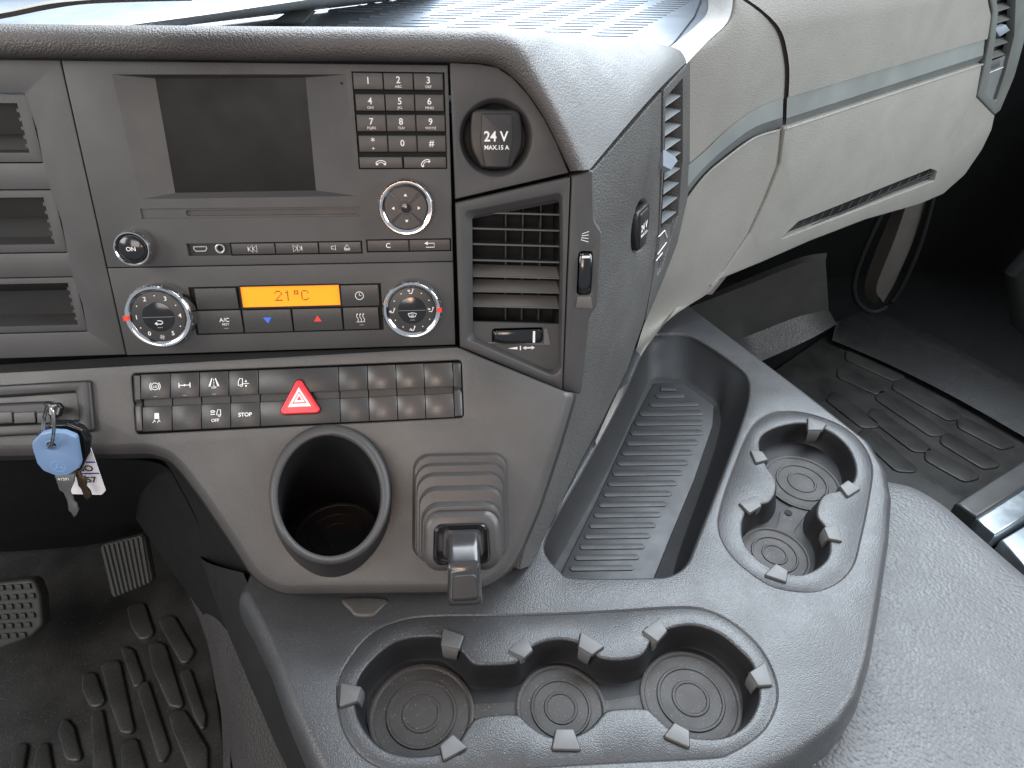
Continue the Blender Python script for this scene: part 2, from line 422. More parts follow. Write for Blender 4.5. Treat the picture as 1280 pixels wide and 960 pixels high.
# flank S : grained side panel facing the passenger
S_out = [(744, 213), (857, 80), (827, 113), (826, 200), (822, 287), (814, 350), (804, 402), (784, 460), (751, 528), (729, 575), (679, 690), (655, 730), (655, 690), (700, 560), (725, 495), (738, 397), (747, 381), (753, 291), (743, 272)]
S_out = [(740, 215), (827, 115), (826, 200), (823, 287), (815, 350), (805, 402), (784, 462), (752, 528), (726, 577), (680, 674), (662, 708), (650, 712), (676, 600), (706, 505), (714, 450), (728, 398), (737, 381), (742, 291), (735, 272)]
sc_c = S.px(800, 284); sc_h = (0.0215, 0.026)
def f(bm):
    hole = [Vector((sc_c.x + 0.024 * cos(a), sc_c.y + 0.0275 * sin(a))) for a in [2 * pi * i / 48 for i in range(48)]]
    slab(bm, pxl(S, S_out), [hole], 0, arc_prof(0.0008, 0.006, 3), hole_profs=[[(-0.001, 0), (0.0005, -0.0008), (0.003, -0.004), (0.005, -0.014)]])
put('side_panel', f, M_SIDE, dash, S.mx())
# vertical strip with the thumb wheel (right of vent)
strip = [(715, 220), (742, 212), (743, 275), (753, 291), (747, 381), (737, 397), (727, 494), (704, 489)]
put('vent_side_strip', lambda bm: slab(bm, rpoly(pxl(A, strip, 0.002), [0.001, 0.002, 0.01, 0.006, 0.008, 0.01, 0.003, 0.001]), [box2(*[A.rect(722, 314, 740, 369, .002)[i] for i in (2, 3)], 0.003, 4, *A.rect(722, 314, 740, 369, .002)[:2])], 0.002, arc_prof(0.0018, 0.03, 5), ph=arc_prof(0.0005, 0.008, 2)), M_RADIO, dash, A.mx())
put('vent_strip_foot', lambda bm: slab(bm, rpoly(pxl(A, [(722, 371), (739, 371), (741, 386), (720, 385)], 0.003), 0.0008), (), 0.0026, arc_prof(0.0003, 0.003, 2)), M_DUSTY, dash, A.mx())
# fascia B
FB = [(-300, 488), (0, 468), (165, 459), (570, 436), (592, 446), (706, 493), (688, 554), (662, 632), (641, 682), (626, 708), (606, 722), (575, 729), (352, 731), (326, 716), (300, 675), (262, 618), (236, 584), (216, 562), (185, 553), (-300, 560)]
FBr = [0, .02, 0, .004, .01, .003, .1, .1, .04, .02, .02, .03, .03, .03, .1, .1, .05, .03, .03, 0]
FPROF = [(0, 0), (.0015, -.0004), (.004, -.002), (.0068, -.0045), (.0092, -.0076)]
cup_body = []
def cup_pt(cx, cy, rx, ry, a, hl, hh):     # h linear in pixel y
    x, y = cx + rx * cos(a), cy + ry * sin(a); return x, y, hl + (hh - hl) * (y - 532) / (706 - 532)
NA = 64
ang = [2 * pi * i / NA for i in range(NA)]
def sup(a, e=2.0): return a
def rimloop(cx, cy, rx, ry, hoff=0.0, htop=0.004, hbot=0.040):
    o = []
    for a in ang:
        x, y = cx + rx * cos(a), cy + ry * sin(a); h = htop + (hbot - htop) * (y - 532) / 174 + hoff; o.append(B.pw(x, y, h))
    return o
def bodyloop(h, grow=0):
    o = []
    for a in ang:
        x = 414 + (76 + grow) * cos(a) * (1 - 0.10 * max(0, sin(a)) ** 2); y = (628 + (95 + grow) * sin(a)); o.append(B.px(x, y, h))
    return o
sw = [(166, 470), (578, 451), (580, 521), (171, 541)]
def f(bm):
    sw_h = rpoly(pxl(B, [(164, 467), (577, 450), (580, 522), (170, 543)]), 0.003)
    ign = rpoly(pxl(B, [(-240, 500), (117, 474), (121, 543), (-240, 565)]), 0.004)
    slab(bm, rpoly(pxl(B, FB), FBr), [sw_h, offset(ccw(bodyloop(0)), -0.0012)], 0, FPROF, ph=arc_prof(0.001, 0.008, 3), wf=True)
put('fascia', f, M_FASC, dash, B.mx())
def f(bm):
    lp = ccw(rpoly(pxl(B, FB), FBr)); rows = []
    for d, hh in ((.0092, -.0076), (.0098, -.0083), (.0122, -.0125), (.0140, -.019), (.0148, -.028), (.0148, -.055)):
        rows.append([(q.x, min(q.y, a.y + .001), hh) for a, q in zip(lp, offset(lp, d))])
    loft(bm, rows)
put('fascia_skirt', f, M_SKIRT, dash, B.mx())  # dark skirt also carries the shade of the fascia's lower chamfer in its colour
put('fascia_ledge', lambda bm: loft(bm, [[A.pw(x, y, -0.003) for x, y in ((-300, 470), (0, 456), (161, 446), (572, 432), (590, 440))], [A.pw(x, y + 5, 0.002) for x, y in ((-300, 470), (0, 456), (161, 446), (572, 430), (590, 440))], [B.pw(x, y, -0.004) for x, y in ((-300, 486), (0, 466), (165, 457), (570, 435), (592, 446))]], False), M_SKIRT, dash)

# =================================================================== CENTRE STACK : radio
radio = root('car_radio', 'grey radio unit with blank screen, phone keypad and chrome arrow dial above the heater controls', 'radio', A.pw(350, 330))
rad_out = pxl(A, [(76, 78), (559, 80), (567, 326), (136, 334)])
u0, v0 = A.px(76, 78); u1 = A.px(559, 200).x
rl = (A.px(76, 78).x + A.px(159, 443).x) / 2; rr_ = A.px(563, 200).x
vt, vm, vb = A.px(300, 78).y, A.px(350, 331).y, A.px(350, 438).y
def Rbox(ul, vtp, ur, vbt, r=0.0): return box2(ur - ul, vtp - vbt, r, 3, (ul + ur) / 2, (vtp + vbt) / 2)
keys = []
for r_i, (x0, y0, x1, y1, bw) in enumerate([(441, 91, 554, 112.5, 0), (444, 117.5, 555, 139, 0), (445.5, 143, 556.5, 164.5, 0), (448, 169, 557.5, 190, 0)]):
    cu, cv, w, hh = A.rect(x0, y0, x1, y1); keys.append((cu, cv, w, hh))
kg = 0.0007
ports = A.rect(234, 304, 288, 319.5)
kcu = sum(k[0] for k in keys) / 4; kw = sum(k[2] for k in keys) / 4
kwell_t = keys[0][1] + keys[0][3] / 2 + 0.0006; c5 = A.rect(449, 196, 558, 210)
kwell_b = c5[1] - c5[3] / 2 - 0.0008
br = [A.rect(289, 303, 452, 317), A.rect(459, 299.5, 563, 313.5)]
scr_out = pxl(A, [(140, 93), (432, 93), (446, 245), (176, 249)])
scr_in = pxl(A, [(194, 98), (382, 97), (395, 238), (219, 241)], -0.005)
slot = A.rect(176, 259.5, 450, 272)
navc = A.px(508, 258); onc = A.px(173, 307)
def f(bm):
    holes = [scr_out, Rbox(kcu - kw / 2 - .0008, kwell_t, kcu + kw / 2 + .0008, kwell_b), Rbox(ports[0] - ports[2] / 2, ports[1] + ports[3] / 2, ports[0] + ports[2] / 2, ports[1] - ports[3] / 2),
             Rbox(slot[0] - slot[2] / 2, slot[1] + slot[3] / 2, slot[0] + slot[2] / 2, slot[1] - slot[3] / 2)]
    for q in br: holes.append(Rbox(q[0] - q[2] / 2 - .0006, q[1] + q[3] / 2 + .0006, q[0] + q[2] / 2 + .0006, q[1] - q[3] / 2 - .0008))
    hp = [((0, 0),), [(0, 0), (0, -.003)], [(0, 0), (0, -.004)], [(0, 0), (0, -.0012)], [(0, 0), (0, -.003)], [(0, 0), (0, -.003)]]
    slab(bm, Rbox(rl, vt, rr_, vm + 0.0003), holes, 0, arc_prof(0.0007, 0.004, 3), hole_profs=hp)
put('faceplate', f, M_RADIO, radio, A.mx())
def f(bm):
    a = [bm.verts.new((p.x, p.y, 0)) for p in ccw(scr_out)]; b = [bm.verts.new((p.x, p.y, -.005)) for p in ccw(scr_in)]
    # match start corner
    ringfaces(bm, a, b, smooth=False)
bez = put('screen_bezel', f, M_RADIO, radio, A.mx())
put('screen', lambda bm: slab(bm, offset(ccw(scr_in), 0.0005), (), -0.0052, ((0, 0),)), M_GLASS, radio, A.mx())
put('pinhole', lambda bm: lathe(bm, [(0.0, 0.0002), (0.0009, 0.0002)], 12), M_VOID, radio, A.mx(*A.px(427, 104)))
put('well_floor', lambda bm: [slab(bm, Rbox(kcu - kw / 2 - .002, kwell_t + .001, kcu + kw / 2 + .002, kwell_b - .001), (), -.0029), slab(bm, Rbox(*[A.px(286, 310).x, A.px(300, 298).y, A.px(566, 300).x, A.px(300, 322).y]), (), -.0029)], M_VOID, radio, A.mx())
sl = put('disc_slot_panel', lambda bm: slab(bm, box2(slot[2], slot[3]), [box2(slot[2] * 0.79, slot[3] * 0.62, slot[3] * 0.3, 4, slot[2] * 0.092, 0)], 0, ph=[(0, 0), (0.0001, -0.002)]), M_RADIO, radio, A.mx(slot[0], slot[1], -0.0012))
put('disc_slot', lambda bm: slab(bm, box2(slot[2] * .82, slot[3] * .8, 0, 4, slot[2] * 0.092, 0)), M_BTN, sl, A.mx(slot[0], slot[1], -0.003))
rowlab = [('1 ', '2 ABC', '3 DEF'), ('4 GHI', '5 JKL', '6 MNO'), ('7 PQRS', '8 TUV', '9 WXYZ'), ('* +', '0 ', '# ')]
for r_i, (cu, cv, w, hh) in enumerate(keys):
    w3 = w / 3 - kg
    me = key_cap(w3, hh - 0.0003, 0.0008); me.materials.append(M_BTN)
    for c_i in range(3):
        u = cu - w / 2 + w * (c_i + .5) / 3; k = put('keypad_key', me, None, radio, A.mx(u, cv, 0.0))
        a, b = rowlab[r_i][c_i].split(' ')
        dy = 0.0002 if not b else 0.0008
        text(A, u, cv + dy + (.0007 if a == '*' else 0), 0.0008, a, 0.0062, k, bold=0.00006)
        if b: text(A, u, cv - 0.0034, 0.0008, b, 0.0024 if b != '+' else 0.004, k, sx=1.1)
for s_, dx in ((0, -1), (1, 1)):
    w2 = c5[2] / 2 - 0.0009; u = c5[0] + dx * (c5[2] / 4 + 0.0002)
    k = put('call_key', key_cap(w2, c5[3], 0.0008), M_BTN, radio, A.mx(u, c5[1]))
    def f(bm):
        pts = [(0.0036 * cos(a), 0.0022 * sin(a) - 0.0008) for a in [pi * i / 10 for i in range(11)]]
        stroke(bm, pts, 0.0006)
        stroke(bm, [(p[0] * .55, p[1] * .5 - 0.0006) for p in pts], 0.0004)
        for sx in (-1, 1): stroke(bm, [(sx * 0.0036, -0.0012), (sx * 0.0020, -0.0012)], 0.0012)
    symbol(A, u, c5[1], 0.0008, f, k, rot=0 if s_ == 0 else 0.6)
# nav + volume + climate knobs
def knob(fr, c, R, parent, hgt, name, face_r, marks=12, facemat=M_BTN):
    """chrome rimmed rotary knob; c=(u,v)"""
    def f(bm):
        lathe(bm, [(R * 1.0, 0.0), (R * 1.0, hgt * 0.35), (R * 0.99, hgt * 0.78), (R * 0.965, hgt * 0.93), (R * 0.93, hgt), (R * 0.88, hgt * 1.0), (R * 0.84, hgt * 0.96), (face_r, hgt * 0.86), (face_r, hgt * 0.5)], 72)
    k = put(name, f, M_CHROME, parent, fr.mx(*c))
    def g(bm):
        for i in range(marks):
            a = 2 * pi * (i + .5) / marks
            ca, sa = cos(a), sin(a)
            for r0, r1, h0, h1, ww in ((R * 0.89, R * 0.99, hgt * 0.99, hgt * 0.80, R * 0.02),):
                pts = [(r0, h0 + 0.0001), (R * 0.91, hgt * 1.02), (R * 0.96, hgt * 0.94), (r1, h1)]
                L_ = [[(r * ca - s * ww * sa, r * sa + s * ww * ca, h) for r, h in pts] for s in (-1, 1)]
                loft(bm, L_, False)
    put('grip_mark', g, M_SLATG, k, fr.mx(*c), kind=None)
    put('face', lambda bm: lathe(bm, [(face_r - 0.0002, hgt * 0.5), (face_r - 0.0003, hgt * 0.85), (face_r - 0.001, hgt * 0.87), (0.0, hgt * 0.87)], 64), facemat, k, fr.mx(*c))
    return k
def pr(fr, x0, x1, y): return (fr.px(x1, y) - fr.px(x0, y)).length / 2
Rn = 0.0205; nav = knob(A, navc, Rn, radio, 0.010, 'navigation_knob', Rn * 0.78)
hn = 0.0087
def wedge(bm, r0, r1, a0, a1, t=0.0006, n=10):
    pts = [Vector((r0 * cos(a0 + (a1 - a0) * i / n), r0 * sin(a0 + (a1 - a0) * i / n))) for i in range(n + 1)] + [Vector((r1 * cos(a1 - (a1 - a0) * i / n), r1 * sin(a1 - (a1 - a0) * i / n))) for i in range(n + 1)]
    slab(bm, pts, (), t, ((-0.0003, 0), (0, -0.0003), (0, -t)))
put('centre_button', lambda bm: slab(bm, circ(0.0036, 24), (), 0.0004, arc_prof(.0003, .0004, 2)), M_SHINE, nav, A.mx(navc.x, navc.y, hn))
for k in range(4):
    a = pi / 2 * k
    b_ = put('direction_button', lambda bm: wedge(bm, 0.0046, 0.0152, a - pi / 4 + 0.07, a + pi / 4 - 0.07), M_BTN, nav, A.mx(navc.x, navc.y, hn))
def f(bm):
    for k in range(4):
        a = pi / 2 * k; c0 = Vector((cos(a), sin(a))); t = Vector((-sin(a), cos(a)))
        fillp(bm, [c0 * 0.0105, c0 * 0.0085 + t * 0.0013, c0 * 0.0085 - t * 0.0013], 0.0008)
put('symbol', f, M_WHITE, nav, A.mx(navc.x, navc.y, hn))
Ro = 0.0128; onk = knob(A, onc, Ro, radio, 0.013, 'volume_knob', Ro * 0.76)
put('power_button', lambda bm: lathe(bm, [(Ro * .7, 0), (Ro * .69, .0012), (Ro * .6, .0019), (0, .0023)], 48), M_SHINE, onk, A.mx(onc.x, onc.y, 0.0113))
text(A, onc.x, onc.y, 0.0137, 'ON', 0.0042, onk, bold=0.00005)
# port recess
pc = A.mx(ports[0], ports[1], -0.0036)
pt = put('port_panel', lambda bm: slab(bm, box2(ports[2] + .001, ports[3] + .001)), M_BLACK, radio, pc)
put('usb_port', lambda bm: [slab(bm, rpoly([(-.005, .002), (.005, .002), (.005, 0), (.0035, -.002), (-.0035, -.002), (-.005, 0)], .0005), [rpoly([(-.0042, .0013), (.0042, .0013), (.0042, 0), (.003, -.0013), (-.003, -.0013), (-.0042, 0)], .0004)], .0012, ((0, 0), (0, -.001)), ((0, 0), (0, -.002)))], M_STEEL, pt, A.mx(A.px(249, 311).x, ports[1], -0.0036))
put('audio_jack', lambda bm: lathe(bm, [(.0036, 0), (.0036, .0016), (.003, .0019), (.0024, .0015), (.0020, -.002)], 28), mat('jack_metal', (.55, .54, .52), .4, metal=.6), pt, A.mx(A.px(274, 311).x, ports[1], -0.0034))
put('jack_hole', lambda bm: lathe(bm, [(.0021, 0), (0, 0)], 20), M_VOID, pt, A.mx(A.px(274, 311).x, ports[1], -0.0032))
def tri(bm, x, s, w, h=0.00012): fillp(bm, [(x, 0), (x - s * w, w * .9), (x - s * w, -w * .9)], h)
def tri_o(bm, x, s, w):
    stroke(bm, [(x, 0), (x - s * w, w * .85), (x - s * w, -w * .85), (x, 0)], 0.00035)
def s_prev(bm): stroke(bm, [(-.0036, .0017), (-.0036, -.0017)], .0004); tri_o(bm, -.0034, -1, .003); tri_o(bm, -.0004, -1, .003)
def s_next(bm): stroke(bm, [(.0036, .0017), (.0036, -.0017)], .0004); tri_o(bm, .0034, 1, .003); tri_o(bm, .0004, 1, .003)
def s_mute(bm):
    stroke(bm, [(-.0065, .001), (-.005, .001), (-.0035, .002), (-.0035, -.002), (-.005, -.001), (-.0065, -.001), (-.0065, .001)], .00035)
    stroke(bm, [(.003, -.0008), (.0052, .002), (.0074, -.0008), (.003, -.0008)], .0004); stroke(bm, [(.003, -.0018), (.0074, -.0018)], .0005)
def s_ret(bm): stroke(bm, [(-.002, .0014), (.0034, .0014), (.0034, -.0016), (-.003, -.0016)], .0005); fillp(bm, [(-.0042, .0014), (-.0015, .0028), (-.0015, 0)])
for grp, syms in ((br[0], (s_prev, s_next, s_mute)), (br[1], ('C', s_ret))):
    n = len(syms); w = grp[2] / n - 0.0007
    for i, sy in enumerate(syms):
        u = grp[0] - grp[2] / 2 + grp[2] * (i + .5) / n
        k = put('radio_button', key_cap(w, grp[3] - .0003, .0008), M_BTN, radio, A.mx(u, grp[1]))
        if sy == 'C': text(A, u, grp[1], .0008, 'C', .0052, k, bold=.00005)
        else: symbol(A, u, grp[1], .0008, sy, k)

# =================================================================== climate control
clim = root('climate_control', 'heater control unit with two chrome dials around an orange 21 degree display', 'heater controls', A.pw(350, 436))
ctl = A.px(252, 358); bar = Rbox(A.px(240, 388).x, A.px(350, 356.5).y, A.px(478, 384).x, A.px(350, 416).y)
put('faceplate', lambda bm: slab(bm, Rbox(rl, vm - 0.0003, rr_, vb), [bar], 0, arc_prof(0.0007, 0.004, 3), hole_profs=[[(0, 0), (0, -.003)]]), M_RADIO, clim, A.mx())
put('recess', lambda bm: slab(bm, offset(ccw(bar), .001), (), -.0029), M_VOID, clim, A.mx())
def cbtn(x0, y0, x1, y1, name='climate_button', m=M_BTN, t=0.0):
    cu, cv, w, hh = A.rect(x0, y0, x1, y1)
    return put(name, key_cap(w - .0005, hh - .0004, t + .0002), m, clim, A.mx(cu, cv, -.0002)), cu, cv
k, cu, cv = cbtn(244, 360, 297, 387)
k, cu, cv = cbtn(245, 388, 303, 417)
text(A, cu + .004, cv + .0014, 0, 'A/C', .0045, k, bold=.00003); text(A, cu + .0045, cv - .002, 0, 'REST', .0025, k)
symbol(A, cu + .0045, cv - .0052, 0, lambda bm: stroke(bm, [(-.0018, 0), (.0018, 0)], .0006), k, M_GREY)
k, cu, cv = cbtn(304, 387, 365, 415.5)
symbol(A, cu, cv + .0008, 0, lambda bm: fillp(bm, [(-.0032, .0022), (.0032, .0022), (0, -.0028)], .00015), k, M_BLUEP)
k, cu, cv = cbtn(366, 385.5, 428, 413.5)
symbol(A, cu, cv + .0008, 0, lambda bm: fillp(bm, [(-.003, -.0022), (.003, -.0022), (0, .0028)], .00015), k, M_REDP)
k, cu, cv = cbtn(429, 384, 474, 412)
def s_heat(bm):
    for dx in (-.0024, 0, .0024):
        stroke(bm, [(dx + .0006 * sin(t * 6.3), -.003 + .0058 * t) for t in [i / 8 for i in range(9)]], .00045); fillp(bm, [(dx - .0008, .0026), (dx + .0008, .0026), (dx, .0038)])
    stroke(bm, [(-.0034, -.0033), (.0034, -.0033)], .0004)
symbol(A, cu - .0005, cv + .0006, 0, s_heat, k)
symbol(A, cu, cv - .0052, 0, lambda bm: stroke(bm, [(-.0018, 0), (.0018, 0)], .0006), k, M_GREY)
k, cu, cv = cbtn(426, 356, 474, 383)
def s_clock(bm):
    stroke(bm, [(.0031 * cos(a), .0031 * sin(a)) for a in [2 * pi * i / 20 for i in range(21)]], .0005); stroke(bm, [(0, .0022), (0, 0), (.0016, 0)], .0004)
symbol(A, cu - .0005, cv, 0, s_clock, k)
lc = A.rect(301.5, 357.5, 424.5, 383)
put('display_frame', lambda bm: slab(bm, box2(lc[2] + .002, lc[3] + .0025, .0006), [box2(lc[2], lc[3])], 0, ((0, 0), (0, -.003)), ((0, 0), (0, -.002))), M_SHINE, clim, A.mx(lc[0], lc[1]))
lcd = put('display', lambda bm: slab(bm, box2(lc[2], lc[3])), M_LCD, clim, A.mx(lc[0], lc[1], -.001))
DOT = {'2': ["01110", "10001", "00001", "00010", "00100", "01000", "11111"], '1': ["00100", "01100", "00100", "00100", "00100", "00100", "00100"], 'o': ["11100", "10100", "11100", "00000", "00000", "00000", "00000"], 'C': ["01110", "10001", "10000", "10000", "10000", "10001", "01110"]}
def f(bm):
    p = .00118; x = 0
    for ch in '21oC':
        for r, row in enumerate(DOT[ch]):
            for c_, v in enumerate(row):
                if v == '1': X, Y = x + c_ * p, -r * p; fillp(bm, [(X, Y), (X + p * .8, Y), (X + p * .8, Y + p * .8), (X, Y + p * .8)], .0002)
        x += p * (6.5 if ch == '1' else (4.5 if ch == 'o' else 6))
put('digits', f, M_LCDI, lcd, A.mx(A.px(343, 371).x, lc[1] + .0034, -.001))
def clim_knob(cx, cy, R, lab):
    c = A.px(cx, cy); k = knob(A, c, R, clim, 0.0125, 'rotary_dial', R * 0.79); ht = 0.0125 * .87
    put('push_button', lambda bm: slab(bm, circ(R * .46, 48), (), .0005, arc_prof(.0003, .0006, 2)), M_SHINE, k, A.mx(c.x, c.y, ht))
    put('push_button_split', lambda bm: stroke(bm, [(-R * .45, 0), (R * .45, 0)], .0003, .0007), M_GREY, k, A.mx(c.x, c.y, ht))
    return c, k, ht
c, k, ht = clim_knob(204.5, 391, 0.0247, 1); R = .0247
for s_, a in (('0', 236), ('1', 180), ('2', 118), ('3', 62), ('4', 2), ('5', 302)):
    text(A, c.x + R * .63 * cos(radians(a)), c.y + R * .63 * sin(radians(a)), ht, s_, .0046, k, bold=.00004)
def dots(rad, angs, s=.0005):
    return lambda bm: [fillp(bm, [(rad * cos(radians(a)) + s * cos(q), rad * sin(radians(a)) + s * sin(q)) for q in [pi / 3 * i for i in range(6)]]) for a in angs]
put('symbol', dots(R * .66, (90, 148, 32, 210, 332)), M_WHITE, k, A.mx(c.x, c.y, ht))
def s_fan(bm):
    for i in range(4): a = pi / 2 * i + .5; stroke(bm, [(.0004 * cos(a), .0004 * sin(a)), (.0017 * cos(a + .5), .0017 * sin(a + .5)), (.0018 * cos(a - .4), .0018 * sin(a - .4)), (.0004 * cos(a), .0004 * sin(a))], .0003)
symbol(A, c.x, c.y - R * .64, ht, s_fan, k)
symbol(A, c.x, c.y - R * .16, ht + .0006, lambda bm: (stroke(bm, [(-.001, .0013), (.0022, .0008), (.0026, -.0006), (.001, -.0016), (-.0018, -.0014)], .0006), fillp(bm, [(-.0034, -.001), (-.0014, .0004), (-.0014, -.0026)])), k)
symbol(A, c.x, c.y - R * .33, ht + .0006, lambda bm: stroke(bm, [(-.0018, 0), (.0018, 0)], .0005), k, M_GREY)
put('pointer', lambda bm: slab(bm, box2(R * .17, R * .15), (), .0003, ((0, 0), (0, -.003))), M_REDP, k, A.mx(c.x - R * .90, c.y, .0126))
c, k, ht = clim_knob(515.5, 383, 0.0233, 2); R = .0233
put('symbol', dots(R * .66, (30, 60, 120, 150, 210, 240, 300, 330)), M_WHITE, k, A.mx(c.x, c.y, ht))
def s_seat(arr):
    def g(bm):
        stroke(bm, [(.0016, .0022), (.0008, -.0002), (.0002, -.0016), (-.0018, -.0012)], .0006); stroke(bm, [(.0016, .0022), (.0012, .0012)], .0011)
        x, y = arr; stroke(bm, [(x, y), (x * .4 - .0003, y * .4)], .0004); fillp(bm, [(x * .2, y * .2), (x * .7 - y * .3, y * .7 + x * .3), (x * .7 + y * .3, y * .7 - x * .3)])
    return g
for a, ar in ((90, (-.003, .0012)), (0, (-.003, .001)), (180, (-.003, -.001)), (270, (-.003, -.0012))):
    symbol(A, c.x + R * .64 * cos(radians(a)), c.y + R * .64 * sin(radians(a)), ht, s_seat(ar), k)
def s_def(bm):
    stroke(bm, [(-.0032, .0012), (0, .0018), (.0032, .0012), (.0022, -.0014), (-.0022, -.0014), (-.0032, .0012)], .0005)
    for dx in (-.001, 0, .001): stroke(bm, [(dx, -.0022), (dx, .0006)], .0003)
symbol(A, c.x, c.y - R * .16, ht + .0006, s_def, k)
symbol(A, c.x, c.y - R * .33, ht + .0006, lambda bm: stroke(bm, [(-.0018, 0), (.0018, 0)], .0005), k, M_GREY)
put('pointer', lambda bm: slab(bm, box2(R * .17, R * .15), (), .0003, ((0, 0), (0, -.003))), M_REDP, k, A.mx(c.x + R * .90, c.y, .0126))

# =================================================================== left panel with cubbies
lp = root('storage_panel', 'grey panel with three open card slots left of the radio', 'storage panel', A.pw(60, 452))
ul = rl - 0.22; ur = rl - 0.0007
cubs = [(117, 204, 129, 191, 169, 33, 55, 19, 38), (237, 317, 247, 306, 275, 66, 85, 54, 68), (347, 417, 355, 408, 370, 93, 111, 85, 97)]
hl = []
for (t, b, ti, bi, mid, xr, xr2, xi, xi2) in cubs:
    vt_, vb_ = A.px(30, t).y, A.px(30, b).y; x_ = A.px((xr + xr2) / 2, (t + b) / 2).x
    hl.append((x_, vt_, vb_, A.px((xi + xi2) / 2, (t + b) / 2).x, A.px(30, ti).y, A.px(30, bi).y, A.px(30, mid).y))
put('faceplate', lambda bm: slab(bm, Rbox(ul, vt, ur, vb + .0005), [rpoly([(ul + .02, q[1]), (q[0] - .0015, q[1]), (q[0] + .0005, (q[1] + q[2]) / 2), (q[0] - .0005, q[2]), (ul + .02, q[2])], .001) for q in hl], 0, arc_prof(.0007, .004, 3), ph=arc_prof(.0008, .002, 2)), M_RADIO, lp, A.mx())
for q in hl:
    w0 = q[3] - (ul + .026); hh = q[4] - q[5]
    cb = put('card_slot', lambda bm: slab(bm, Rbox(ul + .0205, q[1] - .0006, q[0] - .0004, q[2] + .0006), [Rbox(ul + .026, q[4], q[3], q[5])], -.0008, arc_prof(.0005, .003, 2), ph=[(0, 0), (0, -.035)]), M_RADIO, lp, A.mx())
    put('slot_interior', lambda bm: slab(bm, Rbox(ul + .025, q[6], q[3] + .001, q[5] - .001), (), -.033), M_BLACK, cb, A.mx())  # lower half of the slot, shade put into its black
    put('slot_lit_back', lambda bm: loft(bm, [[(ul + .025, q[4] + .001, -.004), (q[3] + .001, q[4] + .001, -.004)], [(ul + .025, q[6], -.016), (q[3] + .001, q[6], -.016)], [(ul + .025, q[6], -.033), (q[3] + .001, q[6], -.033)]], False), M_BTN, cb, A.mx())  # upper back wall of the slot, lit grey put into the colour
    def f(bm):
        for i in range(5): v = q[5] + hh * (i + .6) / 5.6; bx(bm, q[3] - .0016, q[3], v, v + hh * .07, -.0035, -.0012)
    put('slot_teeth', f, M_RADIO, cb, A.mx())

# =================================================================== air vent (front)
vent = root('air_vent', 'front-facing air vent with horizontal slats and thumbwheels right of the radio', 'air vent', A.pw(640, 460))
HV = 0.002
v_out = pxl(A, [(569, 254), (713, 221), (703, 488), (690, 483), (575, 434)], HV)
v_hole = rpoly(pxl(A, [(581, 265), (704, 240), (705, 330), (702, 476), (584, 425)], HV), [.005, .005, 0, .008, .005])
v_in = rpoly(pxl(A, [(590, 270), (699, 248), (700, 330), (697, 468), (591, 420)], -.006), [.003, .003, 0, .007, .004])
def f(bm):
    slab(bm, rpoly(v_out, .0012), [v_hole], HV, arc_prof(.0012, .006, 3), hole_profs=[[(-.001, 0), (-.0003, -.0003), (.0006, -.001)]])
put('bezel', f, M_RADIO, vent, A.mx())
def f(bm):
    n = 120; a = resamp(offset(ccw(v_hole), -.0005), n, True); b = resamp(ccw(v_in), n, True)
    loft(bm, [[(p.x, p.y, HV - .001) for p in a], [(p.x, p.y, -.004) for p in b], [(p.x, p.y, -.006) for p in b]])
put('bezel_lip', f, M_RADIO, vent, A.mx())
lowv = A.px(645, 403, -.006).y; uL = A.px(590, 340, -.006).x; uR = A.px(700, 340, -.006).x
wh = A.rect(617, 411, 677, 428, -.006)
def f(bm):
    pts = pxl(A, [(588, 402), (700, 405), (700, 440), (698, 472), (686, 468), (590, 423)], -.006)
    slab(bm, pts, [box2(wh[2] + .002, wh[3] + .001, .002, 4, wh[0], wh[1])], -.0058, ((0, 0), (0, -.003)), ph=[(-.0006, 0), (0, -.0006), (0, -.006)])
put('lower_panel', f, M_RADIO, vent, A.mx())
put('wheel_pocket', lambda bm: slab(bm, rpoly(pxl(A, [(607, 429), (688, 431), (684, 411), (680, 411), (680, 429.5), (612, 427.5)], -.0055), 0), (), -.0053, ((0, 0), (0, -.001))), M_DUSTY, vent, A.mx())
def wheel(bm, w, h, n=26, bulge=.004):     # thumbwheel across width w
    rings = []
    for i in range(n + 1):
        a = -pi / 2 + pi * i / n; rings.append([(w / 2 * sin(a), s * h / 2 * (0.55 + .45 * cos(a) ** .4 if cos(a) > 0 else .55), bulge * cos(a) + (.0004 * (i % 2)) - abs(s) ** 4 * .0012) for s in (-1, -.8, -.3, .3, .8, 1)])
    loft(bm, rings, False)
tw = put('thumbwheel', lambda bm: wheel(bm, wh[2], wh[3]), M_SHINE, vent, A.mx(wh[0], wh[1], -.0058))
put('wheel_mark', lambda bm: bx(bm, -.0009, .0009, -wh[3] * .42, wh[3] * .42, 0, .0004), M_WHITE, tw, A.mx(A.px(668, 421).x, wh[1] - .0003, -.0026))
def s_flow(bm):
    fillp(bm, [(-.0118, 0), (-.0035, .0012), (-.0035, -.0012)]); stroke(bm, [(-.001, .0019), (-.001, -.0019)], .0009)
    stroke(bm, [(.003, 0), (.009, 0)], .0012); fillp(bm, [(.001, 0), (.0038, .0017), (.0038, -.0017)]); fillp(bm, [(.0112, 0), (.0084, .0017), (.0084, -.0017)])
symbol(A, *A.px(652, 435, -.0055), -.0056, s_flow, vent)
put('duct', lambda bm: slab(bm, pxl(A, [(580, 255), (705, 235), (705, 410), (585, 410)], -.036), (), -.036), M_VOID, vent, A.mx())
put('duct_wall', lambda bm: loft(bm, [[(p.x, p.y, -.006) for p in ccw(v_in)], [(p.x, p.y, -.05) for p in ccw(v_in)]]), M_BLACK, vent, A.mx())
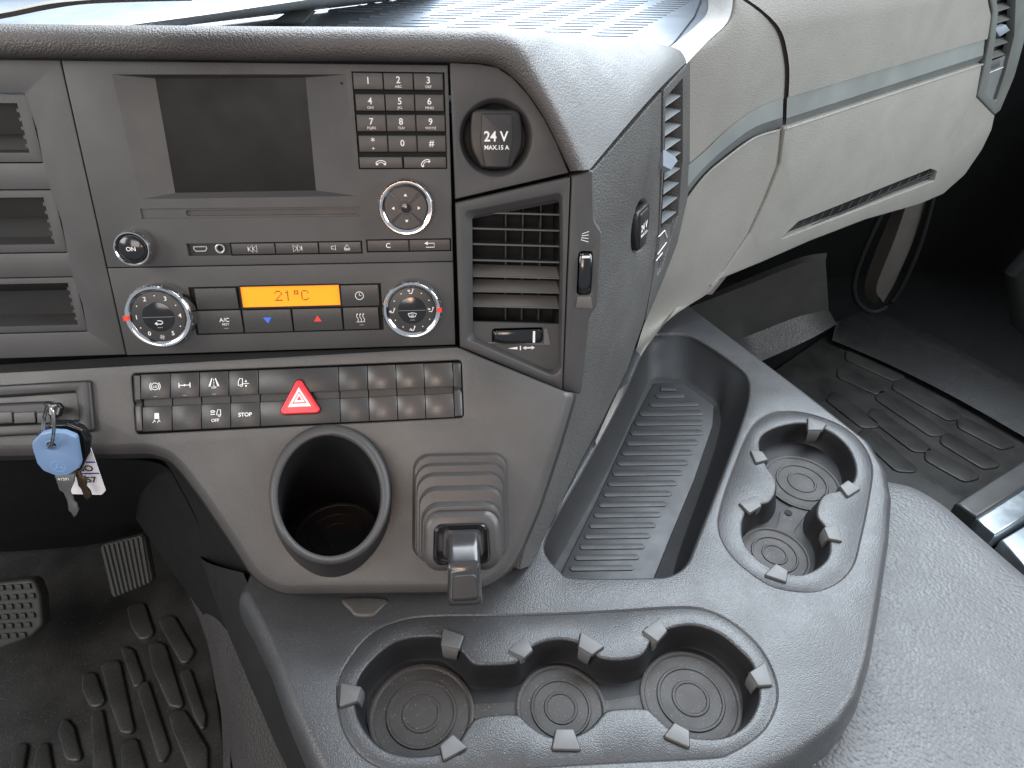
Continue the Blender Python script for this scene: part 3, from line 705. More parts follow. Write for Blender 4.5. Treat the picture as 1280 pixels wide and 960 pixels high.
for i, (xa, ya, yb) in enumerate([(609, 266, 268.5), (590, 285.5, 288.5), (590, 305, 308), (590.5, 325, 328), (591, 345, 348), (591, 364, 366), (591, 382.5, 385)]):
    p0, p1 = A.px(xa, ya, -.007), A.px(699, yb, -.007)
    low = i >= 4
    dz = .006 if low else -.0015      # back edge rises on the lower slats
    D = .014
    def f(bm):
        def pr_(p): return [(p.x, p.y - .0006, -.007), (p.x, p.y + .0006, -.007), (p.x, p.y + dz + .0006, -.007 - D), (p.x, p.y + dz - .0004, -.007 - D)]
        loft(bm, [pr_(p0), pr_(p1)], True, True, True)
    put('slat', f, M_DUSTY if low else M_BTN, vent, A.mx())
    put('slat_edge', lambda bm: tube(bm, [(p0.x, p0.y, -.007), (p1.x, p1.y, -.007)], .0008, 6), M_CLIP, vent, A.mx())
for x, tp_ in ((632, 262), (653.5, 257), (676, 252)):
    q = A.px(x, tp_, -.024); q2 = A.px(x - 1, 400, -.024)
    put('vane', lambda bm: bx(bm, q.x - .0006, q.x + .0006, q2.y, q.y, -.034, -.023), M_BTN, vent, A.mx())
put('slot_cutoff', lambda bm: loft(bm, [[A.pw(585, 262, -.005), A.pw(700, 240, -.005)], [A.pw(586, 274, -.0065), A.pw(700, 252.5, -.0065)], [A.pw(586, 270, -.03), A.pw(700, 250, -.03)]], False), M_BLACK, vent)
sv = A.rect(723, 316, 739, 367, .002)
sw_ = put('thumbwheel', lambda bm: wheel(bm, sv[3], sv[2], 30, .0045), M_SHINE, vent, A.mx(sv[0], sv[1], .001, pi / 2))
put('wheel_mark', lambda bm: bx(bm, -.0032, .0032, -.0009, .0009, 0, .0005), M_WHITE, sw_, A.mx(A.px(731, 319).x, A.px(731, 320).y, .0036))
symbol(A, *A.px(731, 296, .002), .0021, lambda bm: [stroke(bm, [(-.003 + .0002 * i, -.0022 + .0015 * i), (.003, -.004 + .0027 * i)], .0005) for i in range(4)], vent)

# =================================================================== power sockets
def socket(fr, c, lab, sx=1.0):
    r = root('power_socket', lab, 'power socket', fr.P(c.x, c.y, -.01), 'twenty-four volt power sockets')
    s = 1.0
    put('socket_well', lambda bm: lathe(bm, [(.0238 * sx, -.012), (.0205 * sx, -.0135), (0, -.0135)], 40), M_BLACK, r, fr.mx(c.x, c.y))
    out = catm([(-.0150, .0195), (0, .0200), (.0150, .0195), (.0185, .012), (.0190, .0), (.0178, -.0085), (.0135, -.0165), (.0105, -.0205), (0, -.0212), (-.0105, -.0205), (-.0135, -.0165), (-.0178, -.0085), (-.0190, 0), (-.0185, .012)], True, 3)
    out = [Vector((p.x * sx, p.y * sx)) for p in out]
    cp = put('socket_cap', lambda bm: slab(bm, out, (), 0.003, arc_prof(.002, .016, 4)), M_BLACK, r, fr.mx(c.x, c.y))
    def g(bm):    # raised centre tongue
        slab(bm, rpoly([(-.0105 * sx, .017 * sx), (.0115 * sx, .017 * sx), (.0118 * sx, -.003 * sx), (.0085 * sx, -.020 * sx), (-.0085 * sx, -.020 * sx), (-.0118 * sx, -.003 * sx)], .002), (), .0042, arc_prof(.0009, .002, 3))
    put('cap_tongue', g, M_SKIRT, cp, fr.mx(c.x, c.y))
    text(fr, c.x - .0005, c.y + .0012, .0044, '24 V', .0098 * sx, cp, bold=.00018, sx=.95); text(fr, c.x, c.y - .0062 * sx, .0044, 'MAX.15 A', .0042 * sx, cp, bold=.0001)
    return r
socket(A, A.px(620, 173), 'round power socket with a black 24 V cap above the front air vent')
socket(S, sc_c, 'power socket with a black 24 V cap on the grained right flank of the dashboard', 0.98)

# =================================================================== side vent on flank S
vs = root('air_vent', 'narrow side air vent with grey slats on the edge between dark flank and cream panel', 'air vent', S.pw(840, 260))
fr_out = [(828, 113), (861, 76), (864, 120), (864, 206), (858, 250), (846, 303), (828, 350), (806, 402), (815, 350), (823, 290), (827, 200)]
fr_in = [(831, 122), (852, 98), (852, 200), (846, 270), (826, 335), (820, 345), (824, 290), (829, 200)]
def f(bm): slab(bm, rpoly(pxl(S, fr_out), .001), [rpoly(pxl(S, fr_in), .002)], .0012, arc_prof(.001, .02, 3), hole_profs=[[(-.0006, 0), (0, -.0008), (.0002, -.02)]])
put('bezel', f, M_SIDE, vs, S.mx())
put('duct', lambda bm: slab(bm, pxl(S, [(824, 110), (862, 80), (862, 220), (850, 290), (815, 355)], -.02), (), -.018), M_VOID, vs, S.mx())
for i in range(9):
    y = 122 + 18.2 * i
    if i == 4: y -= 2
    x0, x1 = 831 - max(0, y - 200) * .06, 851 - max(0, y - 200) * .09
    a0, a1 = S.px(x0, y + 12, -.001), S.px(x1, y - 2, -.001); b0, b1 = S.px(x0, y + 4, -.014), S.px(x1, y - 10, -.014)
    put('slat', lambda bm: loft(bm, [[(a0.x, a0.y, -.001), (a0.x, a0.y + .0012, -.001), (b0.x, b0.y + .006, -.014), (b0.x, b0.y + .005, -.014)], [(a1.x, a1.y, -.001), (a1.x, a1.y + .0012, -.001), (b1.x, b1.y + .006, -.014), (b1.x, b1.y + .005, -.014)]], True, True, True), M_SLATG, vs, S.mx())
tb = [S.pw(x, y, h) for x, y, h in ((829, 186, .001), (844, 196, .001), (847, 201, .004), (839, 212, .006), (829, 207, .004))]
def f(bm):
    R0 = [bm.verts.new(p) for p in tb]; R1 = [bm.verts.new(p - S.N * .006 + Vector((0, 0, -.004))) for p in tb]; ringfaces(bm, R0, R1, smooth=False); bm.faces.new(R0)
put('slat_tab', f, M_SHELF, vs)
wl = [S.pw(x, y, .002) for x, y in ((825, 296), (838, 280), (838, 295), (831, 318), (822, 322))]
put('thumbwheel', lambda bm: (lambda a, b: (ringfaces(bm, a, b, smooth=False), bm.faces.new(a)))([bm.verts.new(p) for p in wl], [bm.verts.new(p - S.N * .008) for p in wl]), M_CLIP, vs)
put('wheel_mark', lambda bm: [tube(bm, [S.pw(*a, .003), S.pw(*b, .003)], .0006, 5) for a, b in (((822, 318), (833, 303)), ((823, 296), (831, 288)), ((831, 288), (834, 297)), ((820, 326), (828, 316)))], M_WHITE, vs)

# =================================================================== switch strip
ss = root('switch_panel', 'long bank of square rocker switches with a red hazard button under the heater controls', 'switch panel', B.pw(370, 540))
def Bx(x, y): return B.px(x, y)
q0, q1 = Bx(166, 505), Bx(578, 486); vT, vB_ = (Bx(350, 461.5).y), (Bx(350, 531).y)
vg0, vg1 = Bx(350, 492.5).y, Bx(350, 501.5).y
ROT = math.atan2(Bx(575, 453).y - Bx(168, 468.5).y, Bx(575, 453).x - Bx(168, 468.5).x)
SSF = Fr(B.P(*Bx(370, 496), 0), B.U * cos(ROT) + B.V * sin(ROT), B.V * cos(ROT) - B.U * sin(ROT))
edges = [177.5, 214.5, 251, 287.5, 324.5, 424.5, 460.5, 496, 531, 567]
_p = B.pw(508, 476); _n = (B.N - B.V * .10).normalized(); _v = _p.normalized(); _r = _v - _n * 2 * _v.dot(_n)
area('amber_reflection_light', tuple(_p + _r * .55), tuple(_p), .07, .05, .28, (1.0, .42, .14))     # added lamp at the mirror angle, stands in for orange clothing's reflection
def sx_(x): return SSF.px(x, 496 + (370 - x) * .038).x
Tt, Bt = SSF.px(370, 461).y, SSF.px(370, 530.5).y; g0, g1 = SSF.px(370, 491).y, SSF.px(370, 500.5).y
put('housing', lambda bm: slab(bm, Rbox(sx_(164), Tt + .001, sx_(580), Bt - .001), (), -.006), M_VOID, ss, SSF.mx())
def endcap(bm, x0, x1, s):
    u0_, u1_ = sx_(x0), sx_(x1); lo, hi = (u0_, u1_) if s < 0 else (u1_, u0_); rings = []
    for v, hh in ((Tt, .0), (Tt - .001, .0015), (g0, .0018), ((g0 + g1) / 2, -.001), (g1, .0012), (Bt + .001, .001), (Bt, -.001)):
        rings.append([(lo, v, -.005), (lo, v, hh - .0015), (lo + (hi - lo) * .3, v, hh), (hi, v, hh), (hi, v, -.005)])
    loft(bm, rings, False)
put('end_cap', lambda bm: endcap(bm, 168, 177, -1), M_BTN, ss, SSF.mx()); put('end_cap', lambda bm: endcap(bm, 567.5, 577, 1), M_BTN, ss, SSF.mx())
def rocker(bm, w):
    # profile along v: upper face leaning, groove, lower face
    pv = [(Tt, -.004), (Tt, .0006), (Tt - .0005, .001), (g0 + .0006, .0026), (g0, .0022), (g0 - .0002, -.0022), (g1, -.0022), (g1 - .0001, .0002), (g1 - .0007, .0006), (Bt + .0006, .0012), (Bt, .0008), (Bt, -.004)]
    R_ = loft(bm, [[(x, v, h - e) for v, h in pv] for x, e in ((-w / 2, .0004), (-w / 2 + .0004, 0), (w / 2 - .0004, 0), (w / 2, .0004))], False)
    for r in (R_[0], R_[-1]): cap(bm, [r])
    for fc in bm.faces: fc.smooth = False
def groove(bm, w): bx(bm, -w / 2 + .0002, w / 2 - .0002, g1 + .0001, g0 - .0004, -.0023, -.0019)
def s_brake(bm):
    stroke(bm, [(.0026 * cos(a), .0026 * sin(a)) for a in [2 * pi * i / 18 for i in range(19)]], .0005)
    for s in (0, pi): stroke(bm, [(.0038 * cos(a + s), .0038 * sin(a + s)) for a in [-.8 + 1.6 * i / 6 for i in range(7)]], .0006)
    stroke(bm, [(-.0013, .0005), (-.0013, -.0007), (.0014, -.0007), (.0014, .0002), (-.0002, .0002)], .0004)
def s_axle(bm):
    stroke(bm, [(-.004, 0), (.004, 0)], .0006); stroke(bm, [(-.004, .0019), (-.004, -.0019)], .0007); stroke(bm, [(.004, .0019), (.004, -.0019)], .0007); fillp(bm, [(-.001, 0), (0, .001), (.001, 0), (0, -.001)], .0002)
def s_lane(bm):
    fillp(bm, [(-.0016, .0035), (-.0009, .0035), (-.0026, -.0028), (-.0041, -.0028)]); fillp(bm, [(.0009, .0035), (.0016, .0035), (.0041, -.0028), (.0026, -.0028)])
    for y in (.0028, .0008, -.0014): stroke(bm, [(0, y), (0, y - .0013)], .0005)
def s_lift(bm):
    stroke(bm, [(-.0038, -.002), (-.0038, .001), (-.0026, .0035), (-.0006, .0035), (-.0006, -.0022)], .0006); stroke(bm, [(-.0038, -.002), (.004, -.0002)][0:1] + [(-.0006, -.0008)], .0004)
    stroke(bm, [(-.0006, -.0006), (.0042, -.0006)], .0005); stroke(bm, [(-.0016 + .0008 * cos(a), -.002 + .0008 * sin(a)) for a in [2 * pi * i / 10 for i in range(11)]], .0005)
    fillp(bm, [(.001, .0006), (.0028, .0006), (.0019, .0024)]); fillp(bm, [(.001, -.0018), (.0028, -.0018), (.0019, -.0036)])
def s_esp(bm):
    fillp(bm, [(-.0016, .0038), (.0016, .0038), (.0018, -.0006), (-.0018, -.0006)])
    for dx in (-.002, .0014): stroke(bm, [(dx - .0012, -.0036), (dx, -.002), (dx + .0010, -.0030), (dx - .0002, -.0012)], .0005)
def s_susp(bm):
    stroke(bm, [(-.0036, .0024), (-.003, .003), (-.001, .003), (-.0004, .0024), (-.001, .0018), (-.003, .0018), (-.0036, .0024)], .0006); stroke(bm, [(-.0036, .0002), (-.0004, .0002)], .0006)
    stroke(bm, [(.001, -.0006), (.001, .001), (.0018, .0036), (.0038, .0036), (.0038, -.0006)], .0006); stroke(bm, [(.0028 + .0007 * cos(a), -.001 + .0007 * sin(a)) for a in [2 * pi * i / 10 for i in range(11)]], .0005)
meR = {}
swlab = ['symbol of a brake', None, None, None]
for i in range(9):
    x0, x1 = edges[i], edges[i + 1]; w = sx_(x1) - sx_(x0) - .0006; u = (sx_(x0) + sx_(x1)) / 2
    o = put('rocker_switch' if i != 4 else 'hazard_switch', lambda bm: rocker(bm, w), mat('amber_tinted_switch', (.060, .052, .047), .32, (1500, .00008, 'noise')) if i > 5 else M_BTN, ss, SSF.mx(u))  # warmer colour paints part of the amber reflection into the right-hand switches
    put('groove', lambda bm: groove(bm, w), M_BLACK, o, SSF.mx(u))
    vu, vl = (Tt + g0) / 2, (g1 + Bt) / 2
    hu, hl_ = .0021, .0011
    tl = lambda fn, v, h: symbol(SSF, u, v, h, fn, o)
    if i == 0: tl(s_brake, vu, hu); tl(s_esp, vl + .0005, hl_)
    if i == 1: tl(s_axle, vu, hu)
    if i == 2: tl(s_lane, vu + .001, hu); text(SSF, u, vu - .0028, hu, 'OFF', .0022, o, bold=.00003); tl(s_susp, vl + .0012, hl_); text(SSF, u - .0004, vl - .0034, hl_, 'OFF', .0034, o, bold=.00003)
    if i == 3: tl(s_lift, vu, hu); text(SSF, u, vl, hl_, 'STOP', .0042, o, bold=.0001)
    if i < 3: symbol(SSF, u, g0 + .0016, .0025, lambda bm: stroke(bm, [(-.0013, 0), (.0013, 0)], .0005), o, M_GREY)
    if i == 4:
        c_ = SSF.px(376, 497)
        tr = rpoly([(-.0168, -.0125), (.0168, -.0125), (0, .0165)], .0028)
        hz = put('hazard_button', lambda bm: slab(bm, tr, (), .0062, arc_prof(.0012, .009, 4)), M_RED, ss, SSF.mx(c_.x, c_.y))
        def tline(s, w):
            P_ = [(-.0168 * s, -.0125 * s), (.0168 * s, -.0125 * s), (0, .0165 * s)]
            return lambda bm: slab(bm, [Vector(p) for p in P_], [[Vector((p[0] * w, p[1] * w)) for p in P_]], .0064) if w else fillp(bm, P_, .0064)
        put('symbol', tline(.52, .62), M_WHITE, hz, SSF.mx(c_.x, c_.y - .0004)); put('symbol', tline(.25, .45), M_WHITE, hz, SSF.mx(c_.x, c_.y - .0004))
        put('well', lambda bm: slab(bm, offset(ccw(tr), .0007), (), .0030, ((0, 0), (0, -.004))), M_VOID, hz, SSF.mx(c_.x, c_.y))

# =================================================================== ignition module and keys
ig = root('ignition_lock', 'black ignition lock housing in a rectangular recess at the left of the fascia', 'ignition lock', B.pw(50, 545))
iu1, iv1 = B.px(119, 508).x, 0; ivt, ivb = B.px(60, 477).y, B.px(60, 543).y; IUL = B.px(-120, 520).x
io = rpoly([(IUL, ivb - .001), (iu1 + .0005, ivb + .0008), (iu1 - .0012, ivt), (IUL, ivt - .003)], [0, .003, .003, 0])
iin = rpoly([(IUL, ivb + .007), (iu1 - .009, ivb + .0085), (iu1 - .011, ivt - .0075), (IUL, ivt - .011)], [0, .002, .002, 0])
def f(bm): slab(bm, io, [iin], .0045, arc_prof(.0022, .008, 4), hole_profs=[[(-.0005, 0), (.0004, -.0006), (.003, -.007)]])
put('housing', f, M_SKIRT, ig, B.mx())
put('recess_floor', lambda bm: slab(bm, offset(ccw(iin), .001), (), -.002), M_BLACK, ig, B.mx())
bl = B.px(30, 514)
def f(bm):
    v0_, v1_ = B.px(40, 502, .01).y, B.px(40, 529, .01).y
    slab(bm, rpoly([(IUL, v1_), (B.px(70, 520).x, v1_ + .002), (B.px(74, 510).x, v0_ - .004), (B.px(62, 505).x, v0_), (IUL, v0_ - .001)], .002), (), .008, arc_prof(.003, .012, 4))
lk = put('lock_body', f, M_SKIRT, ig, B.mx())
for x0, x1 in ((-20, 16), (17, 45), (46, 64)):
    r_ = B.rect(x0, 515, x1, 529, .009); put('lock_segment', lambda bm: slab(bm, box2(r_[2] - .0006, r_[3], .0008), (), .0015, arc_prof(.0006, .003, 3)), M_BTN, lk, B.mx(r_[0], r_[1], .008))
# key inserted: head poking out
kb = Fr(B.pw(68, 570, .030), (1, 0, .02), Vector((0, .06, 1)))      # hanging plane, nearly vertical
def KP(x, y, h=0): return kb.px(x, y, h)
keyr = root('key', 'key with black head standing in the ignition lock behind the blue key', 'key', B.pw(68, 512, .01))
put('key_bow', lambda bm: slab(bm, rpoly(pxl(B, [(59, 505), (72, 503), (77, 509), (74, 520), (66, 523), (59, 520)], .016), .002), (), .016, arc_prof(.0015, .004, 3), bottom=True), M_SHINE, keyr, B.mx())
put('key_blade', lambda bm: slab(bm, box2(.006, .006), (), 0, ((0, 0), (0, -.009))), M_STEEL, keyr, B.mx(*B.px(67, 513, .012), .012))
rg = root('key_ring', 'thin double steel ring hanging through the ignition key', 'key ring', kb.P(*KP(55, 530)))
def ringm(cx, cy, rx, ry, rot_, h0):
    def g(bm):
        P_ = []
        for i in range(33):
            a = 2 * pi * i / 32; x, y = cx + rx * cos(a), cy + ry * sin(a); P_.append(kb.P(*KP(x, y, h0 + .005 * cos(a)), h0 + .005 * cos(a)))
        tube(bm, P_, .0006, 6, False)
    return g
put('ring_coil', ringm(58.5, 533, 6.5, 27, 0, .004), M_STEEL, rg); put('ring_coil', ringm(61, 535, 6.5, 26, 0, .0045), M_STEEL, rg)
bk = root('key', 'key with light blue plastic cover and steel blade hanging below the ignition', 'key', kb.P(*KP(70, 570)))
blue = pxl(kb, [(50, 543), (62, 540), (80, 541), (95, 547), (97, 558), (101, 580), (99, 586), (85, 595), (72, 596), (54, 589), (46, 580), (40, 562), (39, 554)], .004)
hb = kb.px(64.5, 556.5, .004)
def f(bm): slab(bm, rpoly(blue, .003), [circ(.0033, 24, hb.x, hb.y)], .004, arc_prof(.0012, .004, 3), ph=arc_prof(.0004, .004, 2), bottom=False)
cov = put('key_cover', f, M_BLUE, bk, kb.mx())
put('cover_hole', lambda bm: slab(bm, circ(.0022, 20, hb.x + .0006, hb.y - .0002), (), .0021), M_VOID, cov, kb.mx())
put('hole_rim', lambda bm: slab(bm, circ(.0044, 30, hb.x, hb.y), [circ(.0034, 30, hb.x, hb.y)], .0044, arc_prof(.0003, .0004, 2), ph=((0, 0), (0, -.0004))), M_BLUE, cov, kb.mx())
def s_star(bm):
    r = .0048; stroke(bm, [(r * cos(a), r * sin(a)) for a in [2 * pi * i / 28 for i in range(29)]], .0004)
    for a in (90, 210, 330): a = radians(a); fillp(bm, [(.0007 * cos(a + 2), .0007 * sin(a + 2)), (r * cos(a), r * sin(a)), (.0007 * cos(a - 2), .0007 * sin(a - 2))], .00014)
put('symbol', s_star, mat('pale_blue_emboss', (0.22, 0.42, 0.74), 0.4), cov, kb.mx(*kb.px(73, 583, .004), .004))
def f(bm):
    p = pxl(kb, [(69, 594), (94, 592), (93, 603), (88, 615), (93, 628), (96, 630), (99, 638), (97, 643), (94, 646), (90, 640), (87, 638), (85, 625), (80, 615), (75, 612), (71, 600)], .002)
    slab(bm, p, (), .0026, arc_prof(.0004, .0022, 2), bottom=True)
bl_ = put('key_blade', f, mat('key_steel', (.34, .34, .33), .32, metal=.8), bk, kb.mx())
text(kb, *kb.px(80, 599.5, .003), .0027, '91291', .0032, bl_)
k2 = root('key', 'worn brown metal key hanging behind the blue covered key', 'key', kb.P(*KP(100, 600)))
put('key_blade', lambda bm: slab(bm, pxl(kb, [(92, 590), (99, 588), (103, 597), (106, 596), (109, 604), (108, 609), (113, 615), (115, 621), (110, 625), (106, 622), (102, 612), (98, 607), (96, 598)], -.002), (), -.002, arc_prof(.0004, .002, 2), bottom=True), M_BRASS, k2, kb.mx())
put('key_head', lambda bm: slab(bm, rpoly(pxl(kb, [(44, 545), (62, 532), (84, 531), (102, 538), (111, 552), (109, 572), (101, 590), (90, 592), (50, 580)], -.004), .004), (), -.004, arc_prof(.0015, .006, 3), bottom=True), M_SHINE, k2, kb.mx())
tg = root('key_tag', 'white cardboard key tag with blue lines and handwriting', 'key tag', kb.P(*KP(115, 600)))
tgo = rpoly(pxl(kb, [(86, 531), (100, 532), (106, 538), (133, 613), (128, 618), (90, 617)], -.013), [.001, .002, .001, .002, .002, .001])
tc_ = put('tag_card', lambda bm: slab(bm, tgo, (), -.0125, ((0, 0), (0, -.0008)), bottom=True), M_PAPER, tg, kb.mx())
def f(bm):
    for y, x1 in ((578, 119), (592, 124)):
        a, b = kb.px(90, y + .5, -.012), kb.px(x1 + .5, y, -.012); stroke(bm, [a, b], .0012, 0)
put('tag_line', f, M_NAVY, tc_, kb.mx(0, 0, -.0122))
text(kb, *kb.px(108, 586, -.012), -.0121, 'SO', .0080, tc_, M_INK, rot=-.05, bold=.0001); text(kb, *kb.px(113, 600, -.012), -.0121, ':57', .0078, tc_, M_INK, rot=-.05, bold=.0001)

# =================================================================== fascia cup holder
ch = root('cup_holder', 'single round cup holder with raised grey rim projecting from the lower fascia', 'cup holder', B.pw(412, 720))
ro = rimloop(412, 618, 76, 86.5); 
def rl_(rx, ry, hoff, cy=618, cx=412): return rimloop(cx, cy, rx, ry, hoff)
inner_loop = rl_(64.5, 75.5, -.001, 620, 411.5)
put('rim', lambda bm: loft(bm, [rl_(76, 88, -.006, 618), rl_(76, 87.5, -.0025, 618), rl_(74, 85.5, .0, 618), rl_(71, 82.2, .0010, 618.5), rl_(67.5, 79, .0008, 619.3, 411.5), rl_(65.5, 76.6, -.0003, 619.6, 411.5), rl_(64, 75, -.003, 620, 411.5)]), M_RADIO, ch)
def f(bm):
    top = rl_(75.8, 88, -.005, 618); bot = [B.P(p.x, p.y, -.004) for p in bodyloop(-.004)]
    mid = [a.lerp(b, .5) for a, b in zip(top, bot)]
    loft(bm, [top, mid, bot])
put('body', f, M_SKIRT, ch)
ZF = -.478
fl = [Zp(419 + 60 * cos(a), 672 + 46 * sin(a), ZF) for a in ang]
def f(bm):
    top = rl_(64, 75, -.0025, 620, 411.5); rows = [[a.lerp(b, t) for a, b in zip(top, fl)] for t in (0, .1, .35, .6, .8, .95, 1)]
    loft(bm, rows, True, True)
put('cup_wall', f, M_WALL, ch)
def disc_rings(bm, c, R, z, amps=(.92, .66, .60, .36, .30), n=56):
    pr = [(R, z), (R, z + .0016), (R * .96, z + .002), (R * .92, z + .0016), (R * .90, z + .0006), (R * .68, z + .0006), (R * .66, z + .0016), (R * .62, z + .0016), (R * .60, z + .0006), (R * .38, z + .0006), (R * .36, z + .0014), (R * .32, z + .0014), (R * .30, z + .0006), (0, z + .0008)]
    loft(bm, [[(c.x + r * cos(2 * pi * i / n), c.y + r * sin(2 * pi * i / n), h) for i in range(n)] for r, h in pr])
cfl = sum(fl, Vector()) / NA
single('rubber_mat', lambda bm: disc_rings(bm, Zp(421, 668, ZF), .036, ZF + .0005), M_RUB, 'round ringed rubber mat at the bottom of the fascia cup holder', 'mat')

# =================================================================== parking brake
M_LEV = mat('lever_gloss', (.03, .029, .029), .2, spec=.6)
pb = root('parking_brake', 'parking brake lever with stepped rubber gaiter on the lower fascia', 'brake lever', B.pw(575, 708))
def gring(x0, y0, x1, y1, h, r=.012):
    p = pxl(B, [(x0, y1), (x1, y1 - 2), (x1 - 3, y0), (x0 + 1, y0 + 2)], h); return [(q.x, q.y, h) for q in resamp(ccw(rpoly(p, r, 6)), 64, True)]
def f(bm):
    seq = [(515, 566, 636, 700, 0), (515, 566, 636, 700, .004), (518, 569, 634, 700, .007), (520, 577, 632, 702, .0075), (518, 578, 633, 703, .010), (519, 581, 633, 703, .0135), (523, 589, 629, 704, .014), (520, 590, 631, 705, .017), (521, 594, 631, 705, .0215), (526, 606, 627, 706, .022), (523, 607, 630, 707, .025), (524, 612, 629, 707, .030), (529, 626, 624, 707, .031), (526, 627, 628, 709, .034), (528, 632, 627, 709, .039), (533, 642, 622, 706, .039), (531, 638, 625, 712, .040), (529, 638, 627, 714, .044), (532, 641, 624, 711, .047), (536, 645, 620, 708, .048)]
    rr = [gring(*s) for s in seq]; loft(bm, rr, True, True)
put('gaiter', f, mat('gaiter_rubber', (.052, .049, .047), .40, (1500, .00008, 'noise')), pb, B.mx())
put('gaiter_plate', lambda bm: loft(bm, [gring(541, 653, 614, 707, .048, .006), gring(542, 654, 613, 707, .051, .006), gring(545, 656, 611, 705, .0525, .006), gring(549, 661, 607, 702, .051, .005)], True, True), M_SHINE, pb, B.mx())
lev = []
for x0, y0, x1, y1, h in ((552, 660, 606, 700, .048), (556, 662, 603, 699, .054), (559, 668, 601, 704, .062), (559.5, 684, 601.5, 714, .070), (559, 698, 602, 722, .077), (559, 702, 602.5, 724, .0795)):
    lev.append([B.P(*p) for p in [tuple(q) for q in gring(x0, y0, x1, y1, h, .004)]])
def f(bm):
    rr = lev[:]
    base = gring(559, 704, 603, 757, .080, .0025)
    loft(bm, rr, True, True)
put('lever_arm', f, M_LEV, pb)
put('lever_handle', lambda bm: loft(bm, [gring(562, 702, 600, 755, .062, .003), gring(560, 701, 603, 757, .066, .003), gring(559, 700, 603, 758, .078, .003), gring(560, 701, 602, 757, .081, .003), gring(563, 708, 599, 754, .0825, .003)], True, True), M_LEV, pb, B.mx())
put('handle_inset', lambda bm: loft(bm, [gring(565, 718, 598, 752, .0826, .002), gring(566, 719, 597, 751, .0832, .002)], True, True), M_BLACK, pb, B.mx())

# =================================================================== centre tray T
tray = root('console_tray', 'dark grey grained console tray with deep bin and two groups of cup holders', 'console tray', T.pw(760, 760, -.03))
RIMR = .006
tr_edge = [(312, 738), (330, 770), (352, 815), (372, 868), (398, 925), (440, 1010), (760, 1030), (905, 975), (985, 932), (1038, 893), (1060, 862), (1075, 815), (1088, 745), (1101, 665), (1105, 615), (1099, 583), (1081, 552), (1000, 489), (940, 444), (860, 384), (846, 368), (800, 425), (765, 500), (735, 560), (688, 660), (640, 690), (330, 700)]
bin_rim = [(816, 419), (834, 417.5), (858, 419), (884, 432), (917, 455), (932, 469), (936, 487), (930, 518), (898, 605), (870, 677), (858, 704), (838, 718), (810, 721), (719, 721), (700, 712), (682, 690), (684, 669), (703, 633), (739, 570), (779, 495), (806, 435)]
cupL = [(600, 792), (550, 797), (512, 796), (487, 805), (462, 827), (447, 850), (444, 882), (455, 910), (475, 932), (500, 942), (525, 943.5), (550, 940), (570, 930), (585, 908), (596, 896), (622, 891.5), (647, 892), (659, 902), (675, 914), (693, 920), (717, 919), (740, 907), (755, 890), (768, 885), (804, 884), (816, 890), (836, 908), (861, 919), (887, 922), (912, 918), (936, 901), (948, 878), (949, 857), (941, 829), (925, 811), (902, 792), (877, 782), (856, 780.5), (834, 786), (816, 798), (806, 814), (795, 821), (772, 824), (750, 821), (738, 811), (722, 802), (700, 798), (676, 802), (658, 813), (647, 826), (635, 829), (612, 830), (592, 828.5), (580, 816), (566, 803)]
cupL[0:2] = [(548, 795)]
cupR = [(950, 559), (953, 544), (968, 534), (994, 528), (1017, 530), (1041, 540), (1061, 559), (1070, 582), (1067, 600), (1052, 611), (1032, 616), (1023, 629), (1022, 644), (1032, 658), (1038, 678), (1035, 696), (1020, 710), (1000, 717), (977, 713), (953, 702), (933, 681), (928, 660), (933, 640), (950, 630), (962, 626), (970, 614), (970, 598), (959, 582)]
loopL = [(422, 860), (432, 830), (462, 793), (498, 776), (540, 770), (620, 769), (700, 767), (780, 763), (852, 759), (887, 764), (921, 782), (950, 810), (968, 845), (971, 876), (958, 907), (938, 926), (912, 941), (887, 947), (762, 953), (620, 961), (500, 962), (470, 956), (445, 937), (427, 905)]
loopR = [(977, 514), (1006, 516), (1041, 527), (1064, 541), (1082, 562), (1090, 588), (1084, 632), (1076, 670), (1067, 704), (1050, 725), (1026, 737), (1000, 739), (962, 731), (924, 704), (904, 678), (898, 655), (901, 635), (910, 605), (930, 553), (944, 529), (960, 517)]
cv = lambda pts, sub=4, h=0: catm(pxl(T, pts, h), True, sub)
binP, cLP, cRP, lLP, lRP = cv(bin_rim, 4), cv(cupL, 3), cv(cupR, 4), cv(loopL), cv(loopR)
te = ccw(rpoly(pxl(T, tr_edge), [.002, .02, .05, .05, .05, .05, .06, .06, .05, .04, .05, .1, .1, .03, .03, .03, .02, .1, .1, .01, .01, .02, .1, .1, .02, .02, .01]))
GR = [(-.0022, 0), (-.0012, -.0002), (-.0006, -.0010), (0, -.0013)]
RE = [(-.0022, 0), (-.0012, -.0002), (-.0003, -.0012), (0, -.003)]
def f(bm):
    slab(bm, te, [binP, lLP, lRP], 0, [(0, 0), (.0025, -.0005), (.006, -.003), (.009, -.007), (.011, -.013), (.0125, -.022), (.013, -.036), (.011, -.05)], hole_profs=[[(-.003, 0), (-.0018, -.0003), (-.0007, -.0012), (0, -.003)], GR, GR])
    for lp_, cp_ in ((lLP, cLP), (lRP, cRP)):
        l2 = offset(ccw(lp_), -.0002)
        slab(bm, l2, [cp_], -.0008, [(-.0008, 0), (0, -.0006)], hole_profs=[RE])
put('tray_top', f, M_TRAY, tray, T.mx())
HC = -.026
def pocket(rim, floor_off, hf, taper):
    def g(bm):
        r0 = ccw(rim); rows = [[(p.x, p.y, h) for p in offset(r0, d)] for d, h in ((0, -.0025), (-.0006, -.004), (-taper * .5, hf * .5), (-taper, hf + .002), (-taper - .0015, hf))]
        loft(bm, rows, True, True)
    return g
